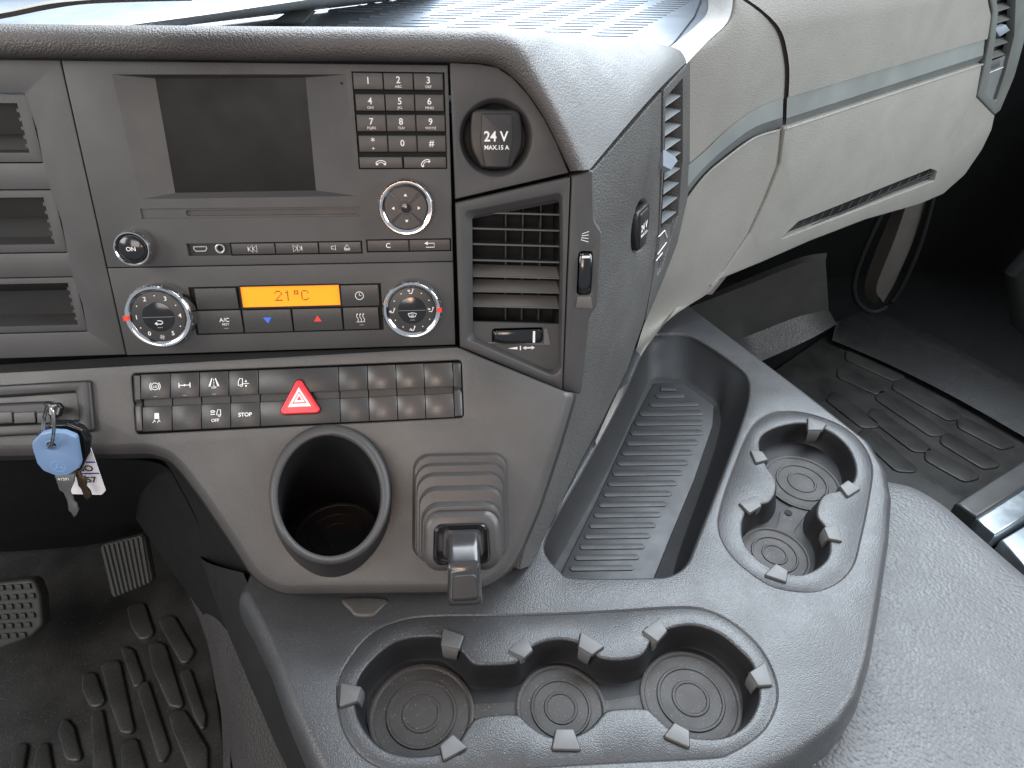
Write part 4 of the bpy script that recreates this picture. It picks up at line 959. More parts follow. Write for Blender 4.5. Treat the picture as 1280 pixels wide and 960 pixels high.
put('cup_pocket', pocket(cLP, 0, HC, .0045), M_WALL, tray, T.mx()); put('cup_pocket', pocket(cRP, 0, HC, .0045), M_WALL, tray, T.mx())
# deep bin
HB = -.026
bin_fl = [(815, 476), (836, 475), (856, 477), (878, 492), (896, 506), (900, 520), (897, 545), (880, 600), (848, 690), (836, 735), (822, 760), (800, 768), (700, 768), (682, 755), (675, 735), (690, 715), (705, 690), (735, 637), (765, 580), (790, 525), (803, 495)]
def f(bm):
    n = 120; a = resamp(ccw(binP), n, True); b = resamp(ccw(catm(pxl(T, bin_fl, HB), True, 4)), n, True)
    # align starts
    k = min(range(n), key=lambda i: (b[i] - a[0]).length); b = b[k:] + b[:k]
    loft(bm, [[(p.x, p.y, -.003) for p in a]] + [[(p.x * (1 - t) + q.x * t, p.y * (1 - t) + q.y * t, -.003 + (HB + .003) * s) for p, q in zip(a, b)] for t, s in ((.08, .12), (.5, .5), (.9, .95), (1, 1))], True, True)
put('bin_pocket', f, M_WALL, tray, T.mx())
bm_px = [(817, 479), (853, 479), (892, 507), (891, 532), (868, 600), (838, 672), (815, 730), (795, 760), (690, 760), (703, 712), (746, 625), (790, 530)]
bmat = root('rubber_mat', 'long ribbed rubber mat lying in the deep bin of the tray', 'mat', T.pw(790, 620, HB))
put('mat_base', lambda bm: slab(bm, rpoly(pxl(T, bm_px, HB + .001), .004), (), HB + .0015, arc_prof(.001, .0014, 3)), M_BINM, bmat, T.mx())
def lerp_(a, b, t): return a + (b - a) * t
for i in range(18):
    y = 495 + (711 - 495) * (i / 17) ** 1.06
    xl = lerp_(811, 712, (y - 492) / (711 - 492)); xr = min(lerp_(893, 796, (y - 520) / (711 - 520)), 882) - 8
    if i == 0: xl, xr = 820, 850
    if i == 1: xl, xr = 812, 868
    p0, p1 = T.px(xl + 4, y, HB + .0015), T.px(xr, y - 1, HB + .0015)
    hw = (T.px(xl, y - 4.2, HB).y - T.px(xl, y + 1.0 + 2.2, HB).y) / 2 * .95
    dd = (p1 - p0).normalized(); nn = Vector((-dd.y, dd.x)); pts = []
    for k in range(9): a = pi / 2 + pi * k / 8; pts.append(p0 + dd * hw * cos(a) + nn * hw * sin(a))
    for k in range(9): a = -pi / 2 + pi * k / 8; pts.append(p1 + dd * hw * cos(a) + nn * hw * sin(a))
    put('rib', lambda bm: slab(bm, pts, (), HB + .0023, arc_prof(.0006, .0008, 3)), M_BINM, bmat, T.mx())
put('tab', lambda bm: slab(bm, rpoly(pxl(T, [(826, 482), (846, 482), (845, 488), (825, 488)], HB + .003), .0015), (), HB + .0028, arc_prof(.0008, .0013, 3)), M_BINM, bmat, T.mx())
# cup mats (one piece each: discs + web)
def cupmat(label, discs, web, webhole=None):
    hz = HC
    r = root('rubber_mat', label, 'mat', T.pw(discs[0][0], discs[0][1], hz))
    for (cx, cy, w) in discs:
        c0 = T.px(cx, cy, hz); R = (T.px(cx + w / 2, cy, hz) - T.px(cx - w / 2, cy, hz)).length / 2
        put('mat_disc', lambda bm: disc_rings(bm, c0, R, hz + .0006), M_RUB, r, T.mx())
    put('mat_web', lambda bm: slab(bm, rpoly(pxl(T, web, hz), .003), (), hz + .0009, arc_prof(.0004, .0009, 3)), M_RUB, r, T.mx())
    return r
mL = cupmat('ringed rubber mat joining the three cup holders along the front of the tray', [(527, 893, 131), (701, 886, 112), (863, 874, 124)], [(575, 878), (590, 880), (640, 878), (760, 875), (805, 868), (805, 895), (640, 900), (580, 900)])
mR = cupmat('ringed rubber mat joining the two cup holders at the right of the tray', [(1002, 604, 92), (968, 694, 84)], [(975, 640), (1030, 618), (1010, 640), (992, 665), (1000, 690), (960, 680), (972, 655)])
hc = T.px(985, 642, HC); put('drain_hole', lambda bm: lathe(bm, [(.004, HC + .0018), (0, HC + .0018)], 8, (hc.x, hc.y)), M_VOID, mR, T.mx())
# retaining clips: px of the four top corners (outer edge pair, inner edge pair)
clips = [  # (outer a, outer b, inner b, inner a)
    ((554, 785), (580, 794), (574, 811), (551, 806)), ((657, 793), (666, 812), (655, 822), (635, 812)), ((726, 789), (756, 807), (740, 818), (723, 808)),
    ((825, 772), (834, 788), (822, 802), (803, 788)), ((957, 827), (966, 856), (948, 857), (937, 840)), ((426, 853), (424, 883), (446, 876), (452, 858)),
    ((550, 932), (554, 950), (584, 934), (566, 917)), ((690, 936), (726, 937), (717, 911), (695, 911)), ((830, 920), (862, 934), (862, 913), (843, 903)),
    ((938, 562), (945, 578), (960, 574), (953, 564)), ((1010, 521), (1034, 529), (1028, 537), (1010, 537)), ((1076, 610), (1060, 620), (1050, 607), (1060, 600)),
    ((924, 628), (937, 641), (952, 632), (946, 619)), ((1053, 676), (1048, 655), (1030, 659), (1036, 673)), ((956, 718), (983, 727), (985, 713), (970, 704))]
for cl in clips:
    hz = .0022
    P_ = [T.px(x, y, hz) for x, y in cl]; c0 = sum(P_, Vector((0, 0))) / 4
    o_mid = (P_[0] + P_[1]) / 2; i_mid = (P_[2] + P_[3]) / 2; dr = (i_mid - o_mid).normalized(); lat = Vector((-dr.y, dr.x))
    w0 = (P_[0] - P_[1]).length; w1 = (P_[2] - P_[3]).length
    def f(bm):
        q = [p - c0 for p in P_]; slab(bm, rpoly(q, .0012, 3), (), 0, arc_prof(.0008, .0035, 3), bottom=True)
        iw = (P_[2] - P_[3]).length * .5; m_ = i_mid - c0; s_ = (P_[3] - P_[2]).normalized()
        rows = []
        for k, (d_, h_) in enumerate(((-.001, -.0004), (.0006, -.002), (.0022, -.007), (.0018, -.014), (-.002, -.021))):
            ww = iw * (1 - .09 * k); e = .0012
            a, b = m_ + dr * d_ + s_ * ww, m_ + dr * d_ - s_ * ww
            rows.append([(a.x - dr.x * .006, a.y - dr.y * .006, h_), (a.x - dr.x * .0004, a.y - dr.y * .0004, h_), (a.x - s_.x * e, a.y - s_.y * e, h_), (b.x + s_.x * e, b.y + s_.y * e, h_), (b.x - dr.x * .0004, b.y - dr.y * .0004, h_), (b.x - dr.x * .006, b.y - dr.y * .006, h_)])
        loft(bm, rows, False)
    cc = put('retaining_clip', f, M_CLIP, tray, T.mx(c0.x, c0.y, hz))
    put('clip_gap', lambda bm: slab(bm, offset(ccw(rpoly([p - c0 for p in P_], .0012, 3)), .0007), (), -.0028), M_VOID, cc, T.mx(c0.x, c0.y, hz))
# small latch under fascia
put('latch', lambda bm: slab(bm, catm(pxl(T, [(428, 747), (483, 747), (474, 762), (465, 769), (445, 769), (437, 762)], .002), True, 3), (), .002, arc_prof(.0025, .003, 4)), M_FASC, tray, T.mx())

# left flank of the tray down to the floor
put('tray_flank', lambda bm: ruled(bm, [T.pw(x, y, -.003) for x, y in ((304, 716), (327, 772), (350, 820), (368, 870), (396, 930), (435, 1010))], [Zp(x, y, -.62) for x, y in ((250, 690), (266, 740), (290, 800), (322, 870), (352, 940), (392, 1010))], 20, 8, lambda t, s: Vector((-.012, 0, 0)) * sin(pi * t)), mat('flank_plastic', (.016, .016, .016), .5, (1200, .0001, 'noise'), spec=.35), tray)

# =================================================================== glove box and cream panels
def gcurve(pts, h=0.0, sub=4): return catm([G.pw(x, y, h) for x, y in pts], False, sub)
cp = root('cream_dash_panel', 'curved cream dashboard panel between the dark flank and the glove box', 'dashboard panel', G.pw(900, 340))
seamU = [(905, -30), (926, 0), (957, 21), (973, 42), (980, 69), (982, 95), (981, 121)]
def off_(pts, dx): return [(x + dx, y) for x, y in pts]
bul = lambda k: (lambda t, s: G.N * k * sin(pi * min(1, max(0, t))))
put('upper_panel', lambda bm: ruled(bm, gcurve([(912, -30), (916, 0), (909, 27), (885, 50), (862, 74), (861, 120), (861, 165), (861, 206)]), gcurve([(905, -34), (924, -4), (940, 8), (956, 21), (969, 36), (976, 54), (981, 85), (980, 123)]), 30, 12, lambda t, s: G.N * .004 * sin(pi * t) * sin(pi * s)), M_CREAM, cp)
uptrim = [(861, 206), (881, 189), (909, 162), (943, 137), (979, 122)]; lotrim = [(857, 250), (881, 219), (909, 195), (943, 171), (978, 160)]
# fill between upper panel and trim
put('upper_panel_fill', lambda bm: ruled(bm, [G.pw(861, 206, .0), G.pw(979, 122, .0)], gcurve(uptrim, .0), 24, 4), M_CREAM, cp)
put('trim_strip', lambda bm: ruled(bm, gcurve(uptrim, .0015), gcurve([(x * .35 + a * .65, y * .35 + b * .65) for (x, y), (a, b) in zip(uptrim, lotrim)], .003), 24, 4), M_TRIM, cp)
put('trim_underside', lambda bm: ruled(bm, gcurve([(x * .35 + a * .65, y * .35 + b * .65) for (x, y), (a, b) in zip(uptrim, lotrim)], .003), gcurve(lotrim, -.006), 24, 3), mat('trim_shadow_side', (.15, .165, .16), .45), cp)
lowL = [(857, 251), (852, 275), (843, 305), (829, 350), (806, 403), (790, 452), (765, 505), (744, 552)]
seamL = [(975, 163), (971, 206), (957, 247), (936, 292), (910, 335), (884, 368), (845, 385), (806, 432), (775, 500), (746, 556)]
def f(bm):
    def conv(pts, zend): 
        o = []
        n = len(pts)
        for i, (x, y) in enumerate(pts):
            p = G.pw(x, y, .0); t = max(0, (y - 380) / 180.0)
            if t > 0:
                q = Zp(x, y, ZT + .004); p = p.lerp(q, min(1, t * 1.6)) if p.z < ZT + .01 or t > .05 else p
            o.append(p)
        return catm(o, False, 4)
    ruled(bm, conv(lowL, 0), conv(seamL, 0), 44, 10, lambda t, s: G.N * .004 * sin(pi * t) * sin(pi * s))
put('lower_panel', f, M_CREAM, cp)
put('lower_panel_fill', lambda bm: ruled(bm, [G.pw(857, 251, .0), G.pw(975, 163, .0)], gcurve(lotrim, .0), 24, 4), M_CREAM, cp)
put('panel_edge', lambda bm: tube(bm, gcurve([(857, 251.5), (881, 220.5), (909, 196.5), (943, 172.5), (972, 163.5)], .0005), .0014, 8), M_CREAM, cp)
gb = root('glove_box', 'cream glove box lid with sage trim strip and black vent slot', 'glove box', G.pw(1090, 270))
SEG = .0022
upr = [(984, 122), (1060, 99), (1140, 75), (1231, 47)]
put('upper_panel', lambda bm: ruled(bm, gcurve([(912, -36), (931, -5), (945, 7), (959, 20), (971, 35), (978, 53), (983, 85), (982, 120.5)]), gcurve([(1225, -80), (1228, -40), (1231, 0), (1235, 20), (1233, 36), (1231, 48)]), 36, 16, lambda t, s: G.N * (.004 - .03 * max(0, .55 - s) ** 1.6) + Vector((0, 0, 0))), M_CREAM, gb)
t0 = [(984, 121), (1231, 48)]; t1 = [(983, 148), (1229, 69)]; t2 = [(982, 159), (1229, 78)]
put('trim_strip', lambda bm: ruled(bm, gcurve(t0, .002), gcurve(t1, .004), 12, 3), M_TRIM, gb)
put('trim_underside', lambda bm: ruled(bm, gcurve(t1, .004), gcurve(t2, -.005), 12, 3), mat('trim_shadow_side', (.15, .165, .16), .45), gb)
lid = [(981, 160), (1228, 80), (1221, 121), (1244, 144), (1240, 162), (1228, 187), (1206, 219), (1179, 243), (1149, 256), (1082, 275), (1012, 302), (953, 328), (900, 350), (882, 366), (905, 340), (938, 292), (959, 247), (975, 206)]
def f(bm):
    sl_ = rpoly(pxl(G, [(974, 300), (998, 277), (1163, 211), (1171, 214), (1168, 226)], .004), .0015)
    slab(bm, rpoly(pxl(G, lid, .004), .002), [sl_], .004, [(-.003, 0), (-.0012, -.0005), (0, -.002), (.0005, -.006), (-.006, -.03)], hole_profs=[[(-.0006, 0), (0, -.0008), (0, -.010)]])
put('lid', f, M_CREAM, gb, G.mx())
put('lid_edge', lambda bm: tube(bm, [G.pw(982, 161, .003), G.pw(1228, 80.5, .003)], .0018, 8), M_CREAM, gb)
gv = put('vent_slot', lambda bm: slab(bm, pxl(G, [(970, 304), (996, 274), (1165, 208), (1174, 214), (1168, 229)], -.005), (), -.0055), M_BLACK, gb, G.mx())
put('slot_louvre', lambda bm: [tube(bm, [G.pw(978 + dx, 298 - dy, -.001), G.pw(1167, 218 - dy * .6, -.001)], .0011, 6) for dx, dy in ((3, 0), (12, 5))], M_BTN, gv)
for i in range(14):
    x = 1000 + i * 12; y = 284 - (x - 1000) * .40; put('louvre_fin', lambda bm: tube(bm, [G.pw(x, y, -.002), G.pw(x + 6, y - 9, -.002)], .0007, 5), M_BTN, gv)
# seam (dark gap) between panel and lid
struct_seam = put('seam', lambda bm: loft(bm, [[p for p in gcurve([(895, -30), (925, 2), (948, 22), (965, 42), (972, 80), (981, 122), (978, 163), (972, 206), (957, 248), (936, 293), (905, 338), (880, 368)], -.004)], [p for p in gcurve([(945, -30), (965, 8), (982, 40), (989, 60), (990, 80), (990, 122), (987, 163), (981, 206), (966, 248), (945, 293), (914, 338), (890, 368)], -.004)]], False), mat('seam_dark', (.13, .11, .095), .7), gb)
struct('dash_top_light_block', lambda bm: ruled(bm, [G.pw(912, -38, 0), G.pw(1000, -52, 0), G.pw(1225, -80, 0), G.pw(1500, -120, 0)], [Vector((.45, 2.0, -.02)), Vector((1.0, 2.1, -.02)), Vector((1.8, 2.2, -.02)), Vector((2.8, 2.3, -.02))], 24, 6), M_CREAM)  # unseen dash top, added to keep windscreen light out of the footwell
# far right vent
M_VSAGE = mat('vent_sage', (.13, .137, .128), .4)
fv = root('air_vent', 'sage grey passenger air vent at the far right end of the cream dashboard', 'air vent', G.pw(1240, 140))
fo = pxl(G, [(1232, -30), (1240, 15), (1236, 50), (1228, 90), (1221, 121), (1243, 144), (1250, 138), (1268, 95), (1280, 52), (1292, -30)], .005)
fi = pxl(G, [(1241, -30), (1247, 15), (1243, 55), (1236, 95), (1232, 115), (1244, 127), (1256, 90), (1267, 45), (1270, -30)], .005)
put('bezel', lambda bm: slab(bm, rpoly(fo, .004), [rpoly(fi, .003)], .006, arc_prof(.003, .02, 4), ph=arc_prof(.001, .012, 3)), M_VSAGE, fv, G.mx())
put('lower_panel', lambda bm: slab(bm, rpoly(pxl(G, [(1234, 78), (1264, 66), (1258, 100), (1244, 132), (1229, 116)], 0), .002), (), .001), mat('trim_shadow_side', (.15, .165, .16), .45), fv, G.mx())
put('duct', lambda bm: slab(bm, pxl(G, [(1236, -40), (1280, -40), (1275, 60), (1234, 80)], -.012), (), -.012), M_VOID, fv, G.mx())
for i in range(7):
    y = -22 + i * 14.5; x0, x1 = 1242 - max(0, i - 3) * 1.0, 1268 - max(0, i - 3) * 1.5
    a0, a1, b0, b1 = G.px(x0, y + 8, 0), G.px(x1, y, 0), G.px(x0, y, -.01), G.px(x1, y - 8, -.01)
    put('slat', lambda bm: loft(bm, [[(a0.x, a0.y, 0), (b0.x, b0.y, -.01), (b0.x, b0.y - .001, -.01), (a0.x, a0.y - .0015, 0)], [(a1.x, a1.y, 0), (b1.x, b1.y, -.01), (b1.x, b1.y - .001, -.01), (a1.x, a1.y - .0015, 0)]], True, True, True), M_VSAGE, fv, G.mx())
put('slat_tab', lambda bm: slab(bm, rpoly(pxl(G, [(1243, 36), (1258, 31), (1263, 38), (1250, 46)], .004), .001), (), .004, arc_prof(.001, .008, 2)), M_SHELF, fv, G.mx())
put('thumbwheel', lambda bm: slab(bm, rpoly(pxl(G, [(1237, 80), (1251, 75), (1250, 83), (1238, 87)], .004), .001), (), .004, arc_prof(.001, .004, 2)), M_CLIP, fv, G.mx())
put('symbol', lambda bm: tube(bm, [G.pw(1234, 92, .002), G.pw(1254, 84, .002)], .0006, 5), M_WHITE, fv)

# =================================================================== shelf on top
shf = root('dashboard_shelf', 'pale recessed shelf on top of the dashboard with light raised border', 'dashboard shelf', SH.pw(600, 20, 0))
def f(bm):
    slab(bm, [(-1.2, .52), (.10, .52), SH.px(852, 66) , SH.px(900, 28), (SH.px(930, 0).x, SH.px(930, 0).y), (.9, 1.35), (-1.2, 1.35)], (), -.001)
put('shelf_floor', f, M_SHELF, shf, SH.mx())
def f(bm):
    a = [Zp(x, y, -.148) for x, y in ((836, 60), (870, 32), (885, 12), (880, -15), (860, -60))]
    b = [Zp(850, 65, -.146), Zp(872, 46, -.135), Zp(892, 26, -.130), Zp(902, 2, -.128), Zp(890, -60, -.128)]
    c = [S.pw(858, 80, .001), G.pw(885, 51, .002), G.pw(909, 28, .002), G.pw(916, 0, .002), G.pw(912, -40, .002)]
    loft(bm, [catm(q, False, 4) for q in (a, b, c)], False)
put('shelf_border', f, mat('pale_border', (.42, .41, .38), .4, (700, .0003, 'leather'), var=.04), shf)
def f(bm):
    a = [Zp(x, y, -.148) for x, y in ((215, 34), (300, 24), (480, 2), (560, -10))]; b = [Zp(x, y, -.10) for x, y in ((60, 34), (200, 18), (330, -4), (380, -14))]
    mid = [Zp(x, y, -.10) for x, y in ((140, 34), (260, 18), (400, -3), (470, -13))]
    loft(bm, [catm(q, False, 4) for q in (a, mid, b)], False)
put('shelf_ridge', f, mat('pale_border', (.42, .41, .38), .4, (700, .0003, 'leather'), var=.04), shf)
sm = root('shelf_mat', 'pale blue ridged anti-slip mat on the dashboard shelf', 'mat', SH.pw(700, 20, 0.001))
sm_out = [SH.px(x, y, .001) for x, y in ((395, 45), (620, 50), (838, 58), (845, 50), (868, 20), (876, 0), (866, -50), (640, -70), (430, -30))]
put('mat_base', lambda bm: slab(bm, rpoly(sm_out, .01), (), .0014, arc_prof(.001, .0014, 3)), M_SHELF, sm, SH.mx())
def f(bm):
    # diagonal files of short ridges
    n = 0
    o = SH.px(838, 50); 
    for col in range(-12, 14):
        for row in range(-3, 40):
            v = .74 + row * .0165; u = .255 + col * .058 + (v - .74) * .62
            q = Vector((u - .34, v)); w = .040
            P_ = SH.P(q.x + w / 2, q.y, 0); 
            # inside test against outline
            def inside(pt):
                c_ = False; m = len(sm_out)
                for i in range(m):
                    a, b = sm_out[i], sm_out[i - 1]
                    if (a.y > pt.y) != (b.y > pt.y) and pt.x < (b.x - a.x) * (pt.y - a.y) / (b.y - a.y) + a.x: c_ = not c_
                return c_
            if not (inside(q + Vector((-.006, 0))) and inside(q + Vector((w + .006, 0)))): continue
            bx(bm, q.x, q.x + w, q.y, q.y + .0045, .0012, .0024)
ridg = put('ridges', f, M_SHELF, sm, SH.mx(), kind='stuff')
hd = single('shelf_clip', lambda bm: loft(bm, [[Zp(x, y, -.148) for x, y in ((336, 30), (378, 30), (396, 14), (372, 7))], [Zp(x, y, -.138) for x, y in ((340, 27), (378, 28), (390, 14), (374, 8))]], True, True), mat('pale_grey_clip', (.30, .33, .32), .35), 'grey wedge-shaped clip lying on the pale shelf behind the padded brow', 'clip')
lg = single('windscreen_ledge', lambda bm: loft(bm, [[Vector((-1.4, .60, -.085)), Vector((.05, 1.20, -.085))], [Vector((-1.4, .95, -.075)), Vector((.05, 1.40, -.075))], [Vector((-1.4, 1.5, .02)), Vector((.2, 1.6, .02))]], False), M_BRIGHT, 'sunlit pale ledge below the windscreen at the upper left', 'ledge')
wpr = single('strap', lambda bm: loft(bm, [catm([Zp(x, y, -.07) for x, y in ((-60, 32), (0, 24), (60, 12), (110, 5), (190, 2), (240, 1))], False, 4), catm([Zp(x, y, -.06) for x, y in ((-60, 22), (0, 17), (60, 5), (110, 0), (190, -5), (240, -6))], False, 4), catm([Zp(x, y, -.075) for x, y in ((-60, 18), (0, 13), (60, 1), (110, -4), (190, -9), (240, -10))], False, 4)], False), mat('olive_strap', (.22, .21, .18), .6), 'olive grey strap lying along the windscreen ledge at the upper left', 'strap')

# =================================================================== passenger side: hump, floor, trims
hp = single('tunnel_cover', lambda bm: slab(bm, rpoly([tuple(T.px(x, y, -.045)) for x, y in ((1010, 560), (1095, 585), (1145, 594), (1190, 620), (1290, 705), (1500, 880), (1400, 1500), (500, 1500), (900, 950))], [.0, .03, .05, .08, .3, .0, 0, 0, 0], 12), (), -.045, [(-.05, 0), (-.03, -.001), (-.015, -.005), (-.005, -.014), (0, -.03), (.004, -.08), (.006, -.45)]), M_HUMP, 'pebbled grey vinyl engine cover beside the console tray', 'engine cover', T.mx())
ZFL = -.95
struct('floor', lambda bm: slab(bm, [(-1.6, -.8), (2.2, -.8), (2.2, 2.0), (-1.6, 2.0)], (), ZFL - .01), M_DARK)
struct('bulkhead', lambda bm: loft(bm, [[(-1.6, 1.55, -1.0), (2.2, 1.75, -1.0)], [(-1.6, 1.35, -.16), (2.2, 1.6, -.16)]], False), M_DARK)
struct('door_wall', lambda bm: loft(bm, [[(1.75, -.8, -1.0), (1.75, 2.0, -1.0)], [(1.55, -.8, -.05), (1.55, 2.0, -.05)]], False), mat('door_trim_dark', (.012, .013, .012), .6))
FLR = Fr((0, 0, ZFL), (1, 0, 0), (0, 1, 0))
pm = root('floor_mat', 'black grooved rubber floor mat in the passenger footwell', 'floor mat', FLR.pw(1130, 520))
pm_out = pxl(FLR, [(985, 455), (1060, 420), (1300, 545), (1300, 600), (1205, 622), (1100, 600), (1000, 520)])
put('mat_base', lambda bm: slab(bm, rpoly(pxl(FLR, [(960, 470), (1035, 418), (1090, 400), (1320, 540), (1230, 650), (1040, 640)]), .03), (), .006, arc_prof(.004, .012, 3)), M_FLOOR, pm, FLR.mx())
def longrib(bm, fr, x0, y0, x1, y1, w, h=.010):
    p0, p1 = fr.px(x0, y0), fr.px(x1, y1); d = (p1 - p0).normalized(); n_ = Vector((-d.y, d.x)) * w / 2
    slab(bm, rpoly([p0 - n_, p1 - n_, p1 + n_ + d * w * .4, p0 + n_ - d * w * .4], w * .3, 3), (), .006 + h, arc_prof(.0025, h, 3))
for k, (x0, y0, x1, y1) in enumerate([(1080, 545, 1130, 590), (1090, 520, 1150, 565), (1160, 572, 1210, 600), (1100, 498, 1170, 545), (1180, 552, 1235, 585), (1050, 470, 1100, 492), (1120, 485, 1190, 525), (1200, 532, 1255, 560), (1060, 448, 1120, 475), (1040, 500, 1085, 535), (1030, 530, 1070, 560)]):
    put('tread', lambda bm: longrib(bm, FLR, x0, y0, x1, y1, .050, .004), M_FLOOR, pm, FLR.mx())
put('mat_side_flap', lambda bm: loft(bm, [catm([Zp(x, y, -.93) for x, y in ((1040, 425), (1110, 455), (1200, 500), (1330, 575))], False, 4), catm([Zp(x, y, -.90) for x, y in ((1046, 402), (1090, 398), (1180, 438), (1330, 520))], False, 4), catm([Zp(x, y, -.91) for x, y in ((1052, 396), (1094, 390), (1186, 430), (1330, 508))], False, 4)], False), mat('flap_rubber', (.010, .0095, .009), .5, (300, .0005, 'noise')), pm)
put('mat_rim', lambda bm: tube(bm, [FLR.pw(x, y, .02) for x, y in ((1040, 412), (1100, 405), (1180, 440), (1310, 505))], .006, 8), M_DARK, pm)
kp = single('kick_panel', lambda bm: loft(bm, [catm([Yp(x, y, yy) for x, y, yy in ((862, 378, 1.22), (930, 350, 1.24), (1000, 322, 1.27), (1034, 316, 1.3))], False, 5), catm([Yp(x, y, yy) for x, y, yy in ((862, 384, 1.19), (930, 358, 1.21), (1000, 330, 1.24), (1032, 326, 1.27))], False, 5), catm([Yp(x, y, yy) for x, y, yy in ((880, 440, 1.21), (940, 418, 1.23), (1000, 395, 1.25), (1036, 388, 1.28))], False, 5), catm([Yp(x, y, yy) for x, y, yy in ((900, 470, 1.19), (950, 452, 1.19), (1010, 425, 1.2), (1046, 405, 1.22))], False, 5)], False), mat('kick_rubber', (.045, .043, .040), .45, (200, .0008, 'noise')), 'dark grey rubber kick panel under the glove box', 'kick panel')
pl = single('pillar_trim', lambda bm: loft(bm, [catm([Yp(x, y, 1.30) for x, y in ((1122, 250), (1100, 300), (1082, 350), (1084, 372), (1096, 380))], False, 4), catm([Yp(x, y, 1.27) for x, y in ((1135, 250), (1118, 300), (1098, 350), (1096, 366), (1100, 372))], False, 4), catm([Yp(x, y, 1.29) for x, y in ((1158, 250), (1142, 300), (1120, 350), (1110, 368), (1104, 378))], False, 4)], False), mat('brown_trim', (.075, .068, .060), .55, (300, .0005, 'noise')), 'brown grey pillar trim rising from the passenger floor under the glove box', 'trim')
single('pillar_boot', lambda bm: tube(bm, catm([Yp(x, y, 1.28) for x, y in ((1118, 235), (1086, 300), (1068, 350), (1072, 378), (1094, 390), (1120, 370), (1148, 310), (1168, 240))], False, 5), .006, 10), M_DARK, 'black rubber rim around the foot of the pillar trim', 'rubber seal')
single('seat_edge', lambda bm: tube(bm, [Yp(x, y, 1.0) for x, y in ((1310, 300), (1272, 340), (1278, 400), (1310, 430))], .02, 10), M_DARK, 'black rounded edge at the far right above the footwell', 'trim')
single('sill_trim', lambda bm: slab(bm, [tuple(Fr((0, 0, -.85), (1, 0, 0), (0, 1, 0)).px(x, y)) for x, y in ((1195, 628), (1290, 568), (1600, 372), (1600, 395), (1290, 602), (1222, 646))], (), 0, arc_prof(.006, .08, 3)), mat('grey_sill', (.05, .05, .05), .4), 'matte grey door sill trim beside the passenger floor mat', 'sill', Matrix.Translation((0, 0, -.85)))
dsl = root('door_sill', 'scuffed bare metal door step at the lower right edge', 'door sill', Zp(1265, 640, -.86))
SL = Fr((0, 0, -.86), (1, 0, 0), (0, 1, 0))
put('tread_plate', lambda bm: slab(bm, pxl(SL, [(1220, 648), (1290, 604), (1620, 396), (1640, 430), (1290, 640), (1244, 668)]), (), 0, arc_prof(.004, .05, 3)), M_ALU, dsl, SL.mx())
put('lower_plate', lambda bm: slab(bm, pxl(SL, [(1252, 674), (1300, 645), (1640, 440), (1680, 520), (1300, 730), (1275, 700)], -.02), (), -.02, arc_prof(.004, .05, 3)), M_ALU, dsl, SL.mx())

# =================================================================== driver footwell
dm = root('floor_mat', 'black driver floor mat with raised angular treads', 'floor mat', FLR.pw(140, 880))
put('mat_base', lambda bm: slab(bm, rpoly(pxl(FLR, [(-150, 700), (215, 660), (262, 790), (285, 960), (280, 1100), (-150, 1100)]), .04), (), .006, arc_prof(.004, .012, 3)), M_FLOOR, dm, FLR.mx())
TZ = [[(530,530),(590,545),(655,755),(600,745),(545,620)],[(600,780),(660,775),(735,900),(735,990),(680,990),(620,850)],[(490,700),(530,670),(605,900),(570,960),(540,860)],[(365,610),(430,600),(480,840),(430,840),(395,740)],[(430,540),(480,560),(515,660),(480,690)],[(330,790),(370,770),(415,1000),(340,1000)],[(435,880),(490,870),(530,1000),(440,1000)],[(215,850),(235,790),(270,830),(300,945),(240,940)],[(560,450),(620,440),(690,560),(650,610),(610,540)],[(180,880),(200,1000),(120,1000),(140,900)],[(300,640),(345,640),(380,740),(330,760),(300,700)],[(455,400),(515,395),(550,500),(500,520),(470,470)],[(60,900),(110,880),(90,1000),(40,1000)],[(640,640),(680,630),(730,780),(725,850),(690,790)]]
def tread(fr, px_, parent, hgt, sc_=1.10):
    P_ = pxl(fr, px_); c0 = sum(P_, Vector((0, 0))) / len(P_); P_ = [(p - c0) * sc_ for p in P_]
    put('tread', lambda bm: slab(bm, rpoly(P_, .012, 3), (), .006 + hgt, arc_prof(.003, hgt, 3)), M_FLOOR, parent, fr.mx(c0.x, c0.y))
for q in TZ: tread(FLR, [(x / 2.8225, y / 2.8225 + 620) for x, y in q], dm, .006)
single('mat_edge_trim', lambda bm: loft(bm, [catm([Zp(x, y, -.93) for x, y in ((185, 620), (212, 690), (235, 740), (258, 800), (270, 860), (277, 900), (280, 1000))], False, 4), catm([Zp(x, y, -.905) for x, y in ((193, 618), (220, 688), (244, 738), (266, 800), (279, 860), (286, 900), (289, 1000))], False, 4), catm([Zp(x, y, -.92) for x, y in ((200, 618), (228, 688), (252, 738), (273, 800), (286, 860), (293, 900), (297, 1000))], False, 4)], False), M_CARP, 'upturned grey rim strip along the right side of the driver floor mat', 'trim')
single('tunnel_side_trim', lambda bm: ruled(bm, [Zp(x, y, -.66) for x, y in ((225, 590), (258, 690), (300, 780), (342, 880), (385, 990))], [Zp(x, y, -.92) for x, y in ((190, 600), (222, 690), (246, 745), (266, 800), (282, 870), (296, 990))], 24, 8, lambda t, s: Vector((-.02, 0, .01)) * sin(pi * t)), M_CARP, 'pebbled dark tunnel trim beside the driver footwell', 'trim')
single('tunnel_upper_trim', lambda bm: ruled(bm, [Zp(x, y, -.56) for x, y in ((215, 545), (300, 700), (345, 810), (372, 890), (420, 1010))], [Zp(x, y, -.70) for x, y in ((150, 560), (240, 700), (300, 800), (332, 870), (378, 1000))], 20, 4), M_DARK, 'smooth black panel below the left side of the console tray', 'trim')
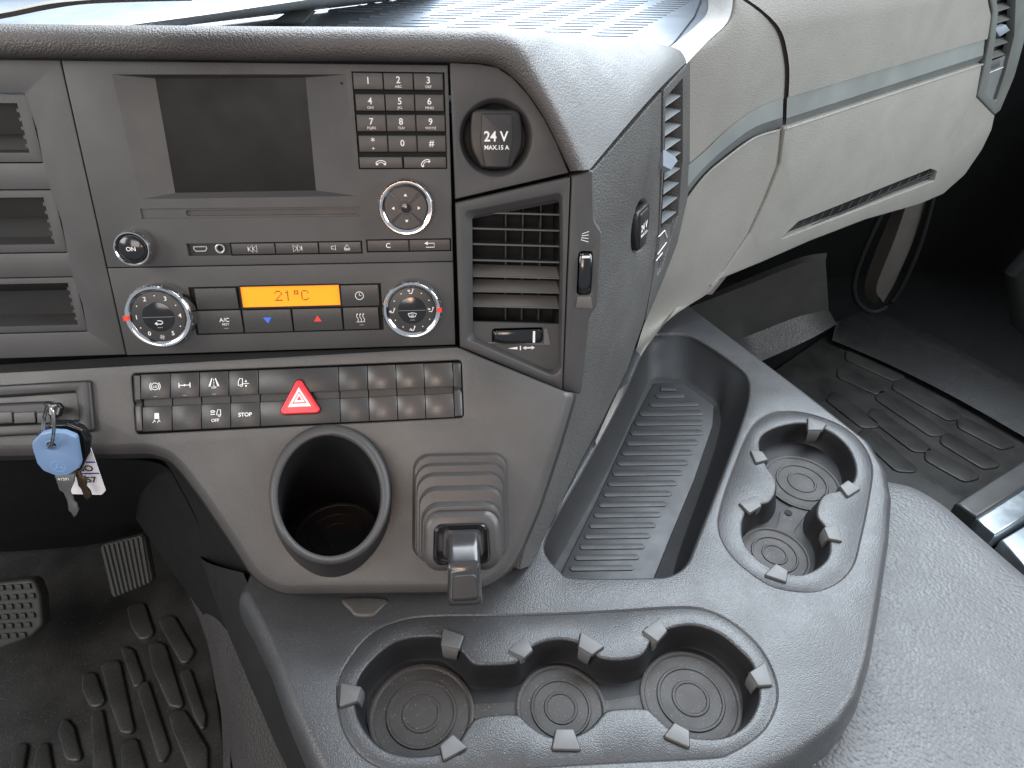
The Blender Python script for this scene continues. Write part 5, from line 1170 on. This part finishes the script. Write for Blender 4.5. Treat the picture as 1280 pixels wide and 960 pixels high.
# under dash covers
single('fascia_underside', lambda bm: ruled(bm, [B.pw(x, y, -.045) for x, y in ((150, 552), (212, 566), (266, 628), (322, 706), (380, 800))], [Zp(x, y, -.76) for x, y in ((100, 590), (150, 620), (205, 700), (262, 780), (320, 900))], 24, 8), mat('inner_dark', (.011, .011, .011), .6, spec=.3), 'black inner panel below the curved left edge of the fascia', 'lower cover')
single('steering_column_cover', lambda bm: loft(bm, [catm([Yp(x, y, .46) for x, y in ((-200, 575), (0, 578), (130, 574), (200, 580), (225, 610), (260, 680))], False, 4), catm([Yp(x, y, .62) for x, y in ((-200, 620), (0, 640), (130, 630), (190, 620), (215, 650), (240, 690))], False, 4), catm([Yp(x, y, .78) for x, y in ((-200, 690), (0, 690), (120, 680), (175, 668), (215, 665), (232, 700))], False, 4)], False), M_DARK, 'dark lower dashboard cover behind the hanging keys', 'lower cover')
ac = root('accelerator_pedal', 'upright black accelerator pedal with fine vertical ribs', 'pedal', Dp(158, 745, .98))
PF = Fr(Dp(158, 710, .98), (1, 0, 0), Vector((0, .55, .83)))
put('pedal_plate', lambda bm: slab(bm, rpoly(pxl(PF, [(124, 682), (180, 668), (191, 727), (140, 749)]), .006), (), 0, arc_prof(.003, .014, 3)), M_PEDAL, ac, PF.mx())
for i in range(9):
    t = (i + .5) / 9; a, b = PF.px(126 + 54 * t, 683 - 13 * t), PF.px(142 + 47 * t, 746 - 19 * t)
    put('rib', lambda bm: tube(bm, [(a.x, a.y, .001), (b.x, b.y, .001)], .0022, 6), M_PEDAL, ac, PF.mx())
bp_ = root('brake_pedal', 'broad brake pedal pad with studded tread at the left edge', 'pedal', Dp(20, 800, .92))
BF = Fr(Dp(20, 765, .92), (1, 0, 0), Vector((0, .6, .8)))
bo = pxl(BF, [(-70, 740), (0, 728), (42, 724), (50, 745), (53, 782), (38, 797), (0, 812), (-70, 800)])
put('pedal_pad', lambda bm: slab(bm, rpoly(bo, .012), (), 0, arc_prof(.005, .02, 4)), M_PEDAL, bp_, BF.mx())
for r in range(6):
    for c_ in range(8):
        x, y = -30 + c_ * 11 + (r % 2) * 5, 737 + r * 12 - c_ * .7
        if x > 46 or (x > 36 and r > 4): continue
        q = BF.px(x, y); put('stud', (lambda bm: slab(bm, rpoly([(-.0042, -.003), (.0042, -.003), (.003, .004), (-.003, .004)], .001), (), .004, arc_prof(.001, .004, 2))), M_PEDAL, bp_, BF.mx(q.x, q.y, 0))
